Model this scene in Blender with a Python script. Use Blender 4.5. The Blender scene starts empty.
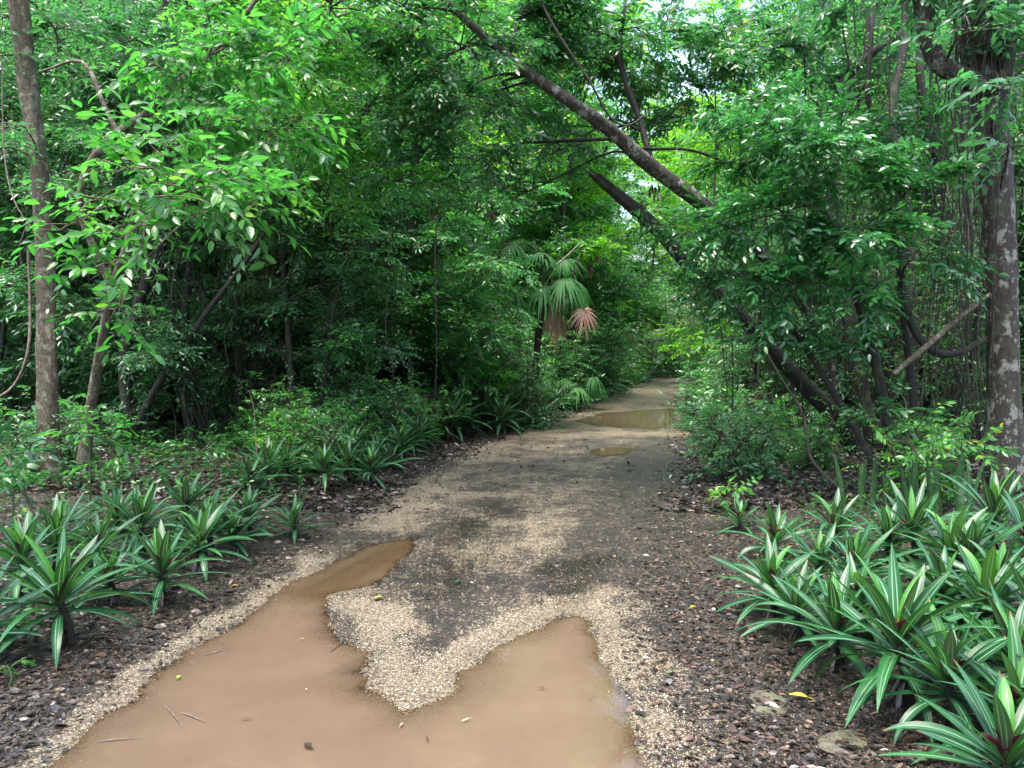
import bpy, math, random
import numpy as np
from mathutils import Vector
R = math.radians
rng = np.random.default_rng(7)
C = bpy.context.scene.collection
scene = bpy.context.scene

# ------------------------------------------------------------------ camera
CAM = np.array([0.0, 0.0, 1.6]); FPX = 770.0; TH = math.atan(34 / 770)
FW = np.array([0, math.cos(TH), -math.sin(TH)]); UPV = np.array([0, math.sin(TH), math.cos(TH)])
def P(u, v, D):
    r = FW + np.array([1, 0, 0]) * (u - 512) / FPX - UPV * (v - 384) / FPX
    return CAM + r * (D / r[1])
def G(u, v):
    r = FW + np.array([1, 0, 0]) * (u - 512) / FPX - UPV * (v - 384) / FPX
    p = CAM + r * (-1.6 / r[2]); return p[0], p[1]
cd = bpy.data.cameras.new('camera'); cam = bpy.data.objects.new('camera', cd); C.objects.link(cam)
cam.location = CAM; cam.rotation_euler = (R(90) - TH, 0, 0)
cd.sensor_width = 36; cd.lens = 36 * FPX / 1024; cd.clip_end = 2000; cd.clip_start = .05
scene.camera = cam

# ------------------------------------------------------------------ mesh builder
class MB:
    def __init__(s): s.v = []; s.a = []; s.q = []; s.t = []; s.n = 0
    def add(s, v, q=None, t=None, a=None):
        v = np.asarray(v, float).reshape(-1, 3)
        if a is None: a = np.zeros((len(v), 3))
        a = np.broadcast_to(np.asarray(a, float), (len(v), 3))
        s.v.append(v); s.a.append(a)
        if q is not None and len(q): s.q.append(np.asarray(q, int).reshape(-1, 4) + s.n)
        if t is not None and len(t): s.t.append(np.asarray(t, int).reshape(-1, 3) + s.n)
        s.n += len(v)
    def mesh(s, name, mat, smooth=True):
        me = bpy.data.meshes.new(name)
        v = np.concatenate(s.v); a = np.concatenate(s.a)
        q = np.concatenate(s.q) if s.q else np.zeros((0, 4), int)
        t = np.concatenate(s.t) if s.t else np.zeros((0, 3), int)
        me.vertices.add(len(v)); me.vertices.foreach_set('co', v.astype(np.float32).ravel())
        me.loops.add(q.size + t.size); me.polygons.add(len(q) + len(t))
        me.loops.foreach_set('vertex_index', np.concatenate([q.ravel(), t.ravel()]).astype(np.int32))
        st = np.concatenate([np.arange(len(q)) * 4, q.size + np.arange(len(t)) * 3]).astype(np.int32)
        me.polygons.foreach_set('loop_start', st)
        me.polygons.foreach_set('use_smooth', np.full(len(st), smooth))
        at = me.attributes.new('lc', 'FLOAT_VECTOR', 'POINT'); at.data.foreach_set('vector', a.astype(np.float32).ravel())
        me.materials.append(mat); me.update(calc_edges=True); me.validate()
        return me
    def build(s, name, mat, parent=None, smooth=True):
        o = bpy.data.objects.new(name, s.mesh(name, mat, smooth)); C.objects.link(o)
        if parent is not None: o.parent = parent
        return o
def tag(o, label=None, cat=None, group=None, kind=None):
    if label: o['label'] = label
    if cat: o['category'] = cat
    if group: o['group'] = group
    if kind: o['kind'] = kind
    return o
def empty(name, loc, label, cat, group=None, rz=0):
    o = bpy.data.objects.new(name, None); C.objects.link(o); o.location = loc; o.rotation_euler = (0, 0, rz)
    o.empty_display_size = .1
    return tag(o, label, cat, group)
def copy_tree(o, label=None, group=None, parent=None):
    c = o.copy(); C.objects.link(c); c.parent = parent
    if label: c['label'] = label
    if group: c['group'] = group
    for ch in o.children: copy_tree(ch, None, None, c)
    return c
def nrm(a): return a / np.maximum(np.linalg.norm(a, axis=-1, keepdims=True), 1e-9)

def tube(mb, pts, rad, n=8, rnd=0., wob=0., seed=0):
    """tapered tube along a polyline, smoothed by resampling"""
    pts = np.asarray(pts, float); rad = np.asarray(rad, float)
    if len(rad) != len(pts): rad = np.interp(np.linspace(0, 1, len(pts)), np.linspace(0, 1, len(rad)), rad)
    m = max(2, (len(pts) - 1) * 4 + 1); tt = np.linspace(0, len(pts) - 1, m)
    i = np.minimum(tt.astype(int), len(pts) - 2); f = (tt - i)[:, None]
    pp = np.vstack([2 * pts[0] - pts[1], pts, 2 * pts[-1] - pts[-2]])
    p0, p1, p2, p3 = pp[i], pp[i + 1], pp[i + 2], pp[i + 3]
    c = .5 * (2 * p1 + (p2 - p0) * f + (2 * p0 - 5 * p1 + 4 * p2 - p3) * f ** 2 + (3 * p1 - p0 - 3 * p2 + p3) * f ** 3)
    r = np.interp(tt, np.arange(len(pts)), rad)
    tg = nrm(np.gradient(c, axis=0))
    ref = np.array([.31, .95, .05]) if abs(tg[0][1]) < .9 else np.array([1., 0, 0])
    x = nrm(np.cross(tg, ref)); y = np.cross(tg, x)
    an = np.linspace(0, 2 * math.pi, n, endpoint=False)
    rr = r[:, None] * np.ones(n)
    if wob:
        g = np.random.default_rng(seed)
        ph = g.uniform(0, 6.3, 4)
        z = np.cumsum(np.r_[0, np.linalg.norm(np.diff(c, axis=0), axis=1)])[:, None]
        rr = rr * (1 + wob * (np.sin(2 * an + ph[0] + z * 1.3) + .7 * np.sin(3 * an + ph[1] - z * 2.1) + .6 * np.sin(5 * an + ph[2] + z * 4) + .5 * np.sin(z * 9 + ph[3])))
    V = c[:, None] + x[:, None] * (np.cos(an)[None, :, None] * rr[..., None]) + y[:, None] * (np.sin(an)[None, :, None] * rr[..., None])
    A = np.zeros((m, n, 3)); A[..., 0] = np.arange(n) / n; A[..., 1] = np.linspace(0, 1, m)[:, None]; A[..., 2] = rnd
    q = []
    a = np.arange(m - 1)[:, None] * n; b = np.arange(n)[None]; b2 = (b + 1) % n
    q = np.stack([a + b, a + b2, a + n + b2, a + n + b], -1).reshape(-1, 4)
    base = mb.n
    mb.add(V.reshape(-1, 3), q=q, a=A.reshape(-1, 3))
    mb.add(c[-1:] + tg[-1] * r[-1] * .6, a=[[0, 1, rnd]]); tip = mb.n - 1
    L = base + (m - 1) * n
    mb.t.append(np.array([[L + k, L + (k + 1) % n, tip] for k in range(n)]))
    return c
def segs(mb, A, B, ra, rb, rnd=0.):
    """many little three-sided sticks at once"""
    A = np.asarray(A, float); B = np.asarray(B, float); N = len(A)
    if N == 0: return
    d = nrm(B - A); ref = np.where(np.abs(d[:, 2:3]) > .9, [[1., 0, 0]], [[0, 0, 1.]])
    x = nrm(np.cross(d, ref)); y = np.cross(d, x)
    ra = np.broadcast_to(ra, N)[:, None]; rb = np.broadcast_to(rb, N)[:, None]
    V = np.zeros((N, 6, 3))
    for k in range(3):
        c_, s_ = math.cos(k * 2.094), math.sin(k * 2.094)
        V[:, k] = A + (x * c_ + y * s_) * ra; V[:, 3 + k] = B + (x * c_ + y * s_) * rb
    b = np.arange(N)[:, None] * 6
    q = np.concatenate([b + np.array([[k, (k + 1) % 3, 3 + (k + 1) % 3, 3 + k]]) for k in range(3)])
    At = np.zeros((N, 6, 3)); At[..., 2] = rnd
    mb.add(V.reshape(-1, 3), q=q, a=At.reshape(-1, 3))

T3 = np.array([[0, 0, 0], [.3, -.85, .25], [.3, 0, 0], [.3, .85, .25], [.66, -.78, .2], [.66, 0, 0], [.66, .78, .2], [1, 0, 0]])
T1 = np.array([[0, 0, 0], [.42, -1, .25], [1, 0, 0], [.42, 1, .25]])
def leaves(mb, Pn, D, N, L, W, rnd, lod=3, droop=.18, fold=1.):
    D = nrm(D); y = nrm(np.cross(N, D)); n = np.cross(D, y); K = len(Pn)
    if K == 0: return
    L = np.broadcast_to(L, K).astype(float); W = np.broadcast_to(W, K).astype(float); rnd = np.broadcast_to(rnd, K)
    T = T3 if lod == 3 else T1
    t = T[None, :, 0, None]; s = T[None, :, 1, None]; z = T[None, :, 2, None] * fold
    Lx = L[:, None, None]; Wx = W[:, None, None] * .5
    V = Pn[:, None] + D[:, None] * t * Lx + y[:, None] * s * Wx + n[:, None] * (z * Wx - droop * Lx * t ** 2)
    m = len(T); b = np.arange(K)[:, None] * m
    A = np.zeros((K, m, 3)); A[..., 0] = T[:, 1]; A[..., 1] = T[:, 0]; A[..., 2] = rnd[:, None]
    if lod == 3:
        q = np.concatenate([b + [[1, 2, 5, 4]], b + [[2, 3, 6, 5]]])
        tr = np.concatenate([b + [[0, 2, 1]], b + [[0, 3, 2]], b + [[4, 5, 7]], b + [[5, 6, 7]]])
        mb.add(V.reshape(-1, 3), q=q, t=tr, a=A.reshape(-1, 3))
    else:
        tr = np.concatenate([b + [[0, 2, 1]], b + [[0, 3, 2]]])
        mb.add(V.reshape(-1, 3), t=tr, a=A.reshape(-1, 3))
def twigs(lm, wm, O, d, l, nl, L, W, g, lod=3, droop=.25, rr=None, tw=.004, hang=.25, njit=.48):
    """leafy twigs: lm leaf mesh, wm wood mesh"""
    K = len(O)
    if K == 0: return
    d = nrm(d); l = np.broadcast_to(l, K).astype(float)[:, None]
    nv = nrm(np.array([[0, 0, 1.]]) + g.normal(0, .3, (K, 3))); s = nrm(np.cross(nv, d)); nv = nrm(np.cross(d, s))
    def pt(t): return O + d * l * t - np.array([[0, 0, 1.]]) * droop * l * t ** 2
    if wm is not None: segs(wm, O, pt(.5), tw, tw * .8); segs(wm, pt(.5), pt(1.), tw * .8, tw * .4)
    tr = g.uniform(0, 1, K) if rr is None else rr
    tsz = g.uniform(.6, 1.3, K)
    for i in range(nl):
        t = (i + .6) / nl; side = 1 if i % 2 else -1
        last = i == nl - 1
        ang = g.normal(0 if last else .95, .2, (K, 1))
        D = d * np.cos(ang) + s * side * np.sin(ang) + np.array([[0, 0, -1.]]) * (hang + g.uniform(-.15, .25, (K, 1)))
        N = nv + g.normal(0, njit, (K, 3))
        sc = tsz * g.uniform(.75, 1.15, K) * (1 - .25 * abs(t - .5))
        leaves(lm, pt(t if not last else 1.) + g.normal(0, .006, (K, 3)), D, N, L * sc, W * sc, np.clip(tr * .6 + g.uniform(0, .4, K), 0, 1), lod)

# ------------------------------------------------------------------ materials
def newmat(name):
    m = bpy.data.materials.new(name); m.use_nodes = True; nt = m.node_tree; nt.nodes.clear()
    return m, nt, nt.nodes, nt.links
def nd(ns, t, **k):
    n = ns.new(t)
    for a, b in k.items(): setattr(n, a, b)
    return n
def ramp(ns, stops, interp='LINEAR'):
    r = ns.new('ShaderNodeValToRGB'); cr = r.color_ramp; cr.interpolation = interp
    while len(cr.elements) < len(stops): cr.elements.new(.5)
    for e, (p, c) in zip(cr.elements, stops): e.position = p; e.color = (*c, 1) if len(c) == 3 else c
    return r
def noise(ns, ls, vec, scale, detail=3, rough=.6, out='Fac'):
    n = ns.new('ShaderNodeTexNoise'); n.inputs['Scale'].default_value = scale; n.inputs['Detail'].default_value = detail
    n.inputs['Roughness'].default_value = rough
    if vec is not None: ls.new(vec, n.inputs['Vector'])
    return n.outputs[out]
def mixc(ns, ls, fac, a, b, mode='MIX'):
    m = ns.new('ShaderNodeMix'); m.data_type = 'RGBA'; m.blend_type = mode
    for s, x in ((0, fac), (6, a), (7, b)):
        if hasattr(x, 'is_output'): ls.new(x, m.inputs[s])
        else: m.inputs[s].default_value = x if s == 0 else ((*x, 1) if len(x) == 3 else x)
    return m.outputs[2]
def mth(ns, ls, op, a, b=None, c=None, clamp=False):
    m = ns.new('ShaderNodeMath'); m.operation = op; m.use_clamp = clamp
    for i, x in enumerate((a, b, c)):
        if x is None: continue
        if hasattr(x, 'is_output'): ls.new(x, m.inputs[i])
        else: m.inputs[i].default_value = x
    return m.outputs[0]
def leafmat(name, stops, trans=.35, tcol=(.85, 1.15, .62), rough=.3, vein=.25, spec=.6, objvar=.45, tsat=1.0):
    m, nt, ns, ls = newmat(name)
    at = nd(ns, 'ShaderNodeAttribute', attribute_name='lc'); sp = nd(ns, 'ShaderNodeSeparateXYZ'); ls.new(at.outputs['Vector'], sp.inputs[0])
    oi = nd(ns, 'ShaderNodeObjectInfo')
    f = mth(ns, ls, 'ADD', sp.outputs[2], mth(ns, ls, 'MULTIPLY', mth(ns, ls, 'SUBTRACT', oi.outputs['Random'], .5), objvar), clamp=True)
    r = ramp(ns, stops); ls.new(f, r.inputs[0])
    # pale midrib
    ab = mth(ns, ls, 'ABSOLUTE', sp.outputs[0])
    mr = mth(ns, ls, 'LESS_THAN', ab, .09)
    col = mixc(ns, ls, mth(ns, ls, 'MULTIPLY', mr, vein), r.outputs[0], (.25, .42, .12))
    pr = nd(ns, 'ShaderNodeBsdfPrincipled'); ls.new(col, pr.inputs['Base Color'])
    pr.inputs['Roughness'].default_value = rough; pr.inputs['Specular IOR Level'].default_value = spec
    if spec > .3: pr.inputs['Coat Weight'].default_value = .35; pr.inputs['Coat Roughness'].default_value = .16
    tl = nd(ns, 'ShaderNodeBsdfTranslucent')
    tc = mixc(ns, ls, 1., col, tcol, 'MULTIPLY'); sc = nd(ns, 'ShaderNodeVectorMath', operation='SCALE'); sc.inputs['Scale'].default_value = 1.9
    ls.new(tc, sc.inputs[0]); ls.new(sc.outputs[0], tl.inputs['Color'])
    mx = nd(ns, 'ShaderNodeMixShader'); mx.inputs[0].default_value = trans
    ls.new(pr.outputs[0], mx.inputs[1]); ls.new(tl.outputs[0], mx.inputs[2])
    o = nd(ns, 'ShaderNodeOutputMaterial'); ls.new(mx.outputs[0], o.inputs[0]); return m
def barkmat(name, dark, light, lichen=None, lich_amt=.5, scale=6., rough=.75, bump=.5):
    m, nt, ns, ls = newmat(name)
    tc = nd(ns, 'ShaderNodeTexCoord'); mp = nd(ns, 'ShaderNodeMapping'); mp.inputs['Scale'].default_value = (1, 1, .7)
    ls.new(tc.outputs['Object'], mp.inputs[0]); v = mp.outputs[0]
    n1 = noise(ns, ls, v, scale * 3.5, 8, .78); n2 = noise(ns, ls, v, scale * 1.3, 8, .72)
    r = ramp(ns, [(.38, dark), (.62, light)]); ls.new(n1, r.inputs[0]); col = r.outputs[0]
    if lichen:
        k = ramp(ns, [(.5 + .12 * (1 - lich_amt) - .03, (0, 0, 0)), (.5 + .12 * (1 - lich_amt) + .03, (1, 1, 1))]); ls.new(n2, k.inputs[0])
        n3 = noise(ns, ls, v, scale * 9, 4, .7)
        lc = mixc(ns, ls, n3, tuple(c * .5 for c in lichen), lichen)
        col = mixc(ns, ls, k.outputs[0], col, lc)
        n4 = noise(ns, ls, v, scale * .6, 5, .6); k2 = ramp(ns, [(.56, (0, 0, 0)), (.66, (1, 1, 1))]); ls.new(n4, k2.inputs[0])
        col = mixc(ns, ls, mth(ns, ls, 'MULTIPLY', k2.outputs[0], .6), col, (.05, .08, .03))
    pr = nd(ns, 'ShaderNodeBsdfPrincipled'); ls.new(col, pr.inputs['Base Color']); pr.inputs['Roughness'].default_value = rough
    b = nd(ns, 'ShaderNodeBump'); b.inputs['Strength'].default_value = bump; b.inputs['Distance'].default_value = .03
    ls.new(n1, b.inputs['Height']); ls.new(b.outputs[0], pr.inputs['Normal'])
    o = nd(ns, 'ShaderNodeOutputMaterial'); ls.new(pr.outputs[0], o.inputs[0]); return m

M = {}
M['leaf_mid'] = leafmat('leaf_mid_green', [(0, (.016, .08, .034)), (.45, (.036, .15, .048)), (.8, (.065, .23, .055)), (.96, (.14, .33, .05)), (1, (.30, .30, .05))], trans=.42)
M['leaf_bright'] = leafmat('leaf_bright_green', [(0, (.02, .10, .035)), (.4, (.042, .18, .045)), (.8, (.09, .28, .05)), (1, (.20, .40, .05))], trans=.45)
M['leaf_sunlit_lime'] = leafmat('leaf_lime_painted_sunlight', [(0, (.06, .20, .02)), (.5, (.16, .38, .025)), (1, (.32, .55, .04))], trans=.55, tcol=(1.05, 1.25, .5))  # sunlight on the far canopy is painted into this lighter leaf colour
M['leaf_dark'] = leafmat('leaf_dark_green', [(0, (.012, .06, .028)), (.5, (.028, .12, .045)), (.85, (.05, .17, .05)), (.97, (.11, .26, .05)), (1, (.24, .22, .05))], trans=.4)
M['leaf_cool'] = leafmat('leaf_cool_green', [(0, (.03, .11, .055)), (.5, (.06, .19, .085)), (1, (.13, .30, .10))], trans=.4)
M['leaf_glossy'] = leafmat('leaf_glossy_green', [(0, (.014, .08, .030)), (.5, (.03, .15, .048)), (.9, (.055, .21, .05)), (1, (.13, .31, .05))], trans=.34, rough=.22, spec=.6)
M['leaf_dead'] = leafmat('leaf_dead_brown', [(0, (.014, .007, .005)), (.5, (.035, .015, .010)), (1, (.09, .038, .022))], trans=.12, tcol=(1.2, .6, .3), rough=.6, vein=0)
M['litter'] = leafmat('leaf_litter_brown', [(0, (.006, .004, .0035)), (.4, (.019, .012, .009)), (.72, (.052, .029, .021)), (.92, (.11, .062, .044)), (1, (.28, .19, .11))], trans=.05, tcol=(1.2, .8, .5), rough=.5, vein=0)
M['bark_dark'] = barkmat('bark_dark_wet', (.004, .0035, .003), (.020, .017, .015), (.05, .055, .045), .15, 9)
M['bark_mid'] = barkmat('bark_brown', (.010, .008, .006), (.045, .037, .027), (.1,.11,.08), .35, 6)
M['bark_pale'] = barkmat('bark_pale_lichen', (.024, .019, .013), (.15, .12, .08), (.30, .28, .21), .5, 10)
M['bark_grey'] = barkmat('bark_grey_lichen', (.014, .012, .010), (.06, .046, .038), (.30, .31, .27), .55, 8)
M['vine'] = barkmat('vine_brown', (.016, .013, .011), (.062, .052, .042), None, 0, 8, bump=.2)
M['vine_pale'] = barkmat('twig_pale', (.06, .048, .036), (.22, .18, .14), None, 0, 8, bump=.2)
M['twig'] = barkmat('twig_dark', (.02, .016, .010), (.06, .05, .03), None, 0, 8, bump=0)
M['stemg'] = barkmat('stem_green', (.03, .06, .015), (.06, .10, .03), None, 0, 8, bump=0)
M['rock'] = barkmat('limestone_mossy', (.03, .032, .022), (.14, .125, .085), (.18, .18, .12), .4, 9, rough=.6, bump=.7)

# ------------------------------------------------------------------ terrain maths
def _h(ix, iy, s):
    n = (ix * 374761393 + iy * 668265263 + s * 1442695041) & 0xffffffff
    n = ((n ^ (n >> 13)) * 1274126177) & 0xffffffff
    return ((n ^ (n >> 16)) & 0xffff) / 65535.
def vn(x, y, s=0):
    x = np.asarray(x, float); y = np.asarray(y, float)
    ix = np.floor(x).astype(np.int64); iy = np.floor(y).astype(np.int64); fx = x - ix; fy = y - iy
    fx = fx * fx * (3 - 2 * fx); fy = fy * fy * (3 - 2 * fy)
    return (_h(ix, iy, s) * (1 - fx) + _h(ix + 1, iy, s) * fx) * (1 - fy) + (_h(ix, iy + 1, s) * (1 - fx) + _h(ix + 1, iy + 1, s) * fx) * fy
def fbm(x, y, s=0, o=4):
    r = 0; a = .5
    for k in range(o): r = r + a * vn(x, y, s + k); x = x * 2.03 + 7; y = y * 2.03 + 3; a *= .5
    return r
EY = [-10, 0, 2.95, 4.9, 8.2, 11, 13.7, 17.6, 24.6, 31, 37, 43, 50, 62, 80]
EL = [-2.0, -2.0, -1.95, -1.8, -1.45, -.95, -.3, 1.0, 2.8, 4.6, 6.1, 9.0, 14, 24, 40]
ER = [.75, .8, .95, 1.25, 2.0, 2.7, 3.2, 3.9, 5.5, 7.0, 8.6, 12.5, 18, 30, 50]
def edge_l(y): return np.interp(y, EY, EL)
def edge_r(y): return np.interp(y, EY, ER)
def poly_sd(x, y, poly):
    """signed distance, negative inside"""
    p = np.array(poly); n = len(p); d = np.full(x.shape, 1e9); ins = np.zeros(x.shape, bool)
    for i in range(n):
        a = p[i]; b = p[(i + 1) % n]; e = b - a
        t = np.clip(((x - a[0]) * e[0] + (y - a[1]) * e[1]) / (e @ e + 1e-12), 0, 1)
        d = np.minimum(d, np.hypot(x - a[0] - t * e[0], y - a[1] - t * e[1]))
        c = (a[1] > y) != (b[1] > y)
        with np.errstate(divide='ignore', invalid='ignore'): xi = a[0] + (y - a[1]) * e[0] / (e[1] if e[1] else 1e-9)
        ins ^= c & (x < xi)
    return np.where(ins, -d, d)
def line_d(x, y, pts):
    d = np.full(x.shape, 1e9)
    for a, b in zip(pts[:-1], pts[1:]):
        a = np.array(a); b = np.array(b); e = b - a
        t = np.clip(((x - a[0]) * e[0] + (y - a[1]) * e[1]) / (e @ e + 1e-12), 0, 1)
        d = np.minimum(d, np.hypot(x - a[0] - t * e[0], y - a[1] - t * e[1]))
    return d
gp = lambda L: [G(*q) for q in L]
PUD1 = [(-2.1, 1.2), (-1.95, 2.2)] + gp([(52, 768), (100, 722), (160, 672), (215, 636), (262, 606), (300, 582), (335, 562), (372, 546), (408, 538), (414, 546), (396, 564), (380, 582), (340, 590), (322, 602), (318, 620), (336, 640), (362, 652), (352, 672), (374, 694), (402, 712), (424, 706), (460, 684), (495, 652), (520, 634), (550, 621), (582, 618), (600, 645), (625, 690), (640, 730), (652, 768)]) + [(.62, 2.2), (.6, 1.2)]
PUD2 = gp([(576, 421), (600, 414), (630, 411), (672, 408), (674, 420), (668, 427), (650, 429), (615, 427), (592, 425)])
PUD3 = gp([(585, 453), (598, 447), (622, 447), (640, 449), (628, 455), (600, 457)])
def terrain(x, y):
    """returns height, gravel mask, wetness, puddle signed distance"""
    wx = x + (fbm(x * 4, y * 4, 3, 5) - .47) * .20; wy = y + (fbm(x * 4, y * 4, 9, 5) - .47) * .20
    sd = np.minimum(poly_sd(wx, wy, PUD1), np.minimum(poly_sd(wx, wy, PUD2), poly_sd(wx, wy, PUD3) * 1.0 + .06))
    el, er = edge_l(y), edge_r(y)
    dl = el - x; dr = x - er; out = np.maximum(dl, dr)          # distance outside the road
    z = (fbm(x * .9, y * .9, 20) - .47) * .05 + (fbm(x * 5, y * 5, 30) - .47) * .032 + (fbm(x * 17, y * 17, 35, 3) - .44) * .012
    bank = np.clip(out / 3.0, 0, 1); z = z + .16 * bank ** 1.3 + np.clip(out, 0, 30) * .015
    z = z + np.where(out > 0, (fbm(x * 1.3, y * 1.3, 50) - .47) * .14 * np.clip(out, 0, 1), 0)
    z = np.maximum(z, .004) * np.clip(sd / .10, 0, 1) + z * 0 + np.where(sd < 0, -.002 - .055 * np.clip(-sd / .30, 0, 1) ** .8, 0) - 0.004
    inroad = np.clip(.5 - out / .25, 0, 1)
    g = inroad * np.interp(y, [0, 7, 12, 18, 60], [.36, .38, .44, .50, .56])
    g = g - inroad * .35 * np.clip((x - (el + (er - el) * .62)) / .5, 0, 1) * np.clip((16 - y) / 4, 0, 1)
    wx2 = x + (fbm(x * 4, y * 4, 41) - .47) * .28; wy2 = y + (fbm(x * 4, y * 4, 47) - .47) * .28
    def stroke(L, w, s):
        nonlocal g
        d = line_d(wx2, wy2, gp(L)); k = np.exp(-(d / w) ** 2)
        g = g + (s - g) * k
    stroke([(0, 790), (45, 752), (120, 690), (200, 632), (262, 596), (300, 574), (320, 562)], .11, .85)
    stroke([(385, 528), (410, 505), (455, 472), (492, 448), (530, 432)], .26, .66)
    stroke([(690, 830), (672, 768), (668, 730), (650, 690), (625, 650), (606, 618), (596, 596)], .20, .92)
    stroke([(720, 768), (690, 710), (650, 650), (620, 600)], .16, .5)
    stroke([(405, 702), (440, 680), (480, 655), (520, 625), (556, 600)], .17, .95)
    stroke([(345, 604), (375, 612), (395, 625)], .18, .85)
    stroke([(380, 640), (392, 690)], .12, .8)
    stroke([(455, 560), (520, 545), (560, 520)], .22, .55)
    stroke([(555, 520), (540, 480), (560, 450), (600, 436)], .5, .42)
    stroke([(560, 436), (620, 433), (680, 434)], .45, .78)
    stroke([(590, 405), (640, 400), (665, 390)], .8, .8)
    stroke([(425, 610), (440, 640), (450, 600)], .13, .12)
    stroke([(545, 590), (575, 575), (560, 560)], .16, .22)
    stroke([(470, 520), (440, 545), (420, 575)], .16, .2)
    stroke([(610, 560), (640, 530), (640, 500), (650, 470)], .35, .08)
    g = np.where(sd < -.04, .5, g)
    wet = np.clip(1 - sd / .18, 0, 1)
    w2 = np.clip(1.2 - line_d(x, y, gp([(560, 600), (580, 585), (560, 570), (600, 560)])) / .22, 0, 1)
    w2 = np.maximum(w2, np.clip(1.2 - line_d(x, y, gp([(430, 590), (470, 560), (470, 525), (520, 500)])) / .3, 0, 1) * .8)
    w2 = np.maximum(w2, np.clip(1.2 - line_d(x, y, gp([(330, 655), (345, 668), (350, 640)])) / .12, 0, 1))
    return z, np.clip(g, 0, 1), np.clip(np.maximum(wet * .6, w2), 0, 1), sd
def gz(x, y): return float(terrain(np.array([x], float), np.array([y], float))[0][0])

# ground material -------------------------------------------------
def groundmat():
    m, nt, ns, ls = newmat('forest_track_soil')
    at = nd(ns, 'ShaderNodeAttribute', attribute_name='lc'); sp = nd(ns, 'ShaderNodeSeparateXYZ'); ls.new(at.outputs['Vector'], sp.inputs[0])
    ge = nd(ns, 'ShaderNodeNewGeometry'); v = ge.outputs['Position']
    grav, wet, mud = sp.outputs[0], sp.outputs[1], sp.outputs[2]
    n_big = noise(ns, ls, v, 2.2, 5, .6); n_mid = noise(ns, ls, v, 9, 5, .7); n_fine = noise(ns, ls, v, 60, 4, .7)
    vo = nd(ns, 'ShaderNodeTexVoronoi'); vo.inputs['Scale'].default_value = 95; ls.new(v, vo.inputs['Vector'])
    vo2 = nd(ns, 'ShaderNodeTexVoronoi'); vo2.inputs['Scale'].default_value = 42; ls.new(v, vo2.inputs['Vector'])
    sc = nd(ns, 'ShaderNodeSeparateColor'); ls.new(vo.outputs['Color'], sc.inputs[0])
    # gravel
    gr = ramp(ns, [(0, (.05, .04, .028)), (.35, (.14, .112, .075)), (.7, (.24, .20, .14)), (1, (.40, .36, .28))]); ls.new(sc.outputs[0], gr.inputs[0])
    dk = ramp(ns, [(.35, (1, 1, 1)), (.62, (.35, .3, .25))]); ls.new(vo.outputs['Distance'], dk.inputs[0])
    gcol = mixc(ns, ls, .8, gr.outputs[0], dk.outputs[0], 'MULTIPLY')
    # soil / litter
    sr = ramp(ns, [(.36, (.0035, .003, .003)), (.5, (.011, .0095, .0085)), (.64, (.034, .028, .024))]); ls.new(n_fine, sr.inputs[0])
    sc2 = nd(ns, 'ShaderNodeSeparateColor'); ls.new(vo2.outputs['Color'], sc2.inputs[0])
    lr = ramp(ns, [(0, (.004, .004, .004)), (.6, (.014, .011, .010)), (.88, (.036, .025, .02)), (1, (.18, .15, .10))]); ls.new(sc2.outputs[1], lr.inputs[0])
    scol = mixc(ns, ls, .5, sr.outputs[0], lr.outputs[0])
    n_bl = noise(ns, ls, v, 4.5, 6, .75); br_ = ramp(ns, [(.38, (.45, .42, .42)), (.62, (1.9, 1.8, 1.7))]); ls.new(n_bl, br_.inputs[0]); scol = mixc(ns, ls, 1., scol, br_.outputs[0], 'MULTIPLY')
    # where single stones lie
    a = mth(ns, ls, 'ADD', grav, mth(ns, ls, 'MULTIPLY', mth(ns, ls, 'SUBTRACT', n_big, .5), .8))
    a = mth(ns, ls, 'ADD', a, mth(ns, ls, 'MULTIPLY', mth(ns, ls, 'SUBTRACT', n_mid, .5), 1.1))
    a = mth(ns, ls, 'ADD', a, mth(ns, ls, 'MULTIPLY', mth(ns, ls, 'SUBTRACT', noise(ns, ls, v, 1.1, 6, .7), .5), 1.2))
    a = mth(ns, ls, 'ADD', a, mth(ns, ls, 'MULTIPLY', mth(ns, ls, 'SUBTRACT', sc.outputs[1], .5), .42))
    k = ramp(ns, [(.46, (0, 0, 0)), (.56, (1, 1, 1))]); ls.new(a, k.inputs[0])
    col = mixc(ns, ls, k.outputs[0], scol, gcol)
    # fine grey dust between
    col = mixc(ns, ls, mth(ns, ls, 'MULTIPLY', grav, .10), col, (.13, .115, .095))
    col = mixc(ns, ls, mth(ns, ls, 'MULTIPLY', wet, .75), col, mixc(ns, ls, 1., col, (.40, .40, .40), 'MULTIPLY'))
    col = mixc(ns, ls, mud, col, (.13, .082, .05))
    pr = nd(ns, 'ShaderNodeBsdfPrincipled'); ls.new(col, pr.inputs['Base Color'])
    rg = mth(ns, ls, 'SUBTRACT', .50, mth(ns, ls, 'MULTIPLY', wet, .28)); ls.new(rg, pr.inputs['Roughness'])
    b = nd(ns, 'ShaderNodeBump'); b.inputs['Strength'].default_value = .8; b.inputs['Distance'].default_value = .008
    hh = mth(ns, ls, 'SUBTRACT', mth(ns, ls, 'ADD', n_fine, mth(ns, ls, 'MULTIPLY', n_mid, .8)), mth(ns, ls, 'MULTIPLY', vo.outputs['Distance'], .9))
    ls.new(hh, b.inputs['Height']); ls.new(b.outputs[0], pr.inputs['Normal'])
    o = nd(ns, 'ShaderNodeOutputMaterial'); ls.new(pr.outputs[0], o.inputs[0]); return m
M['ground'] = groundmat()
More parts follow.
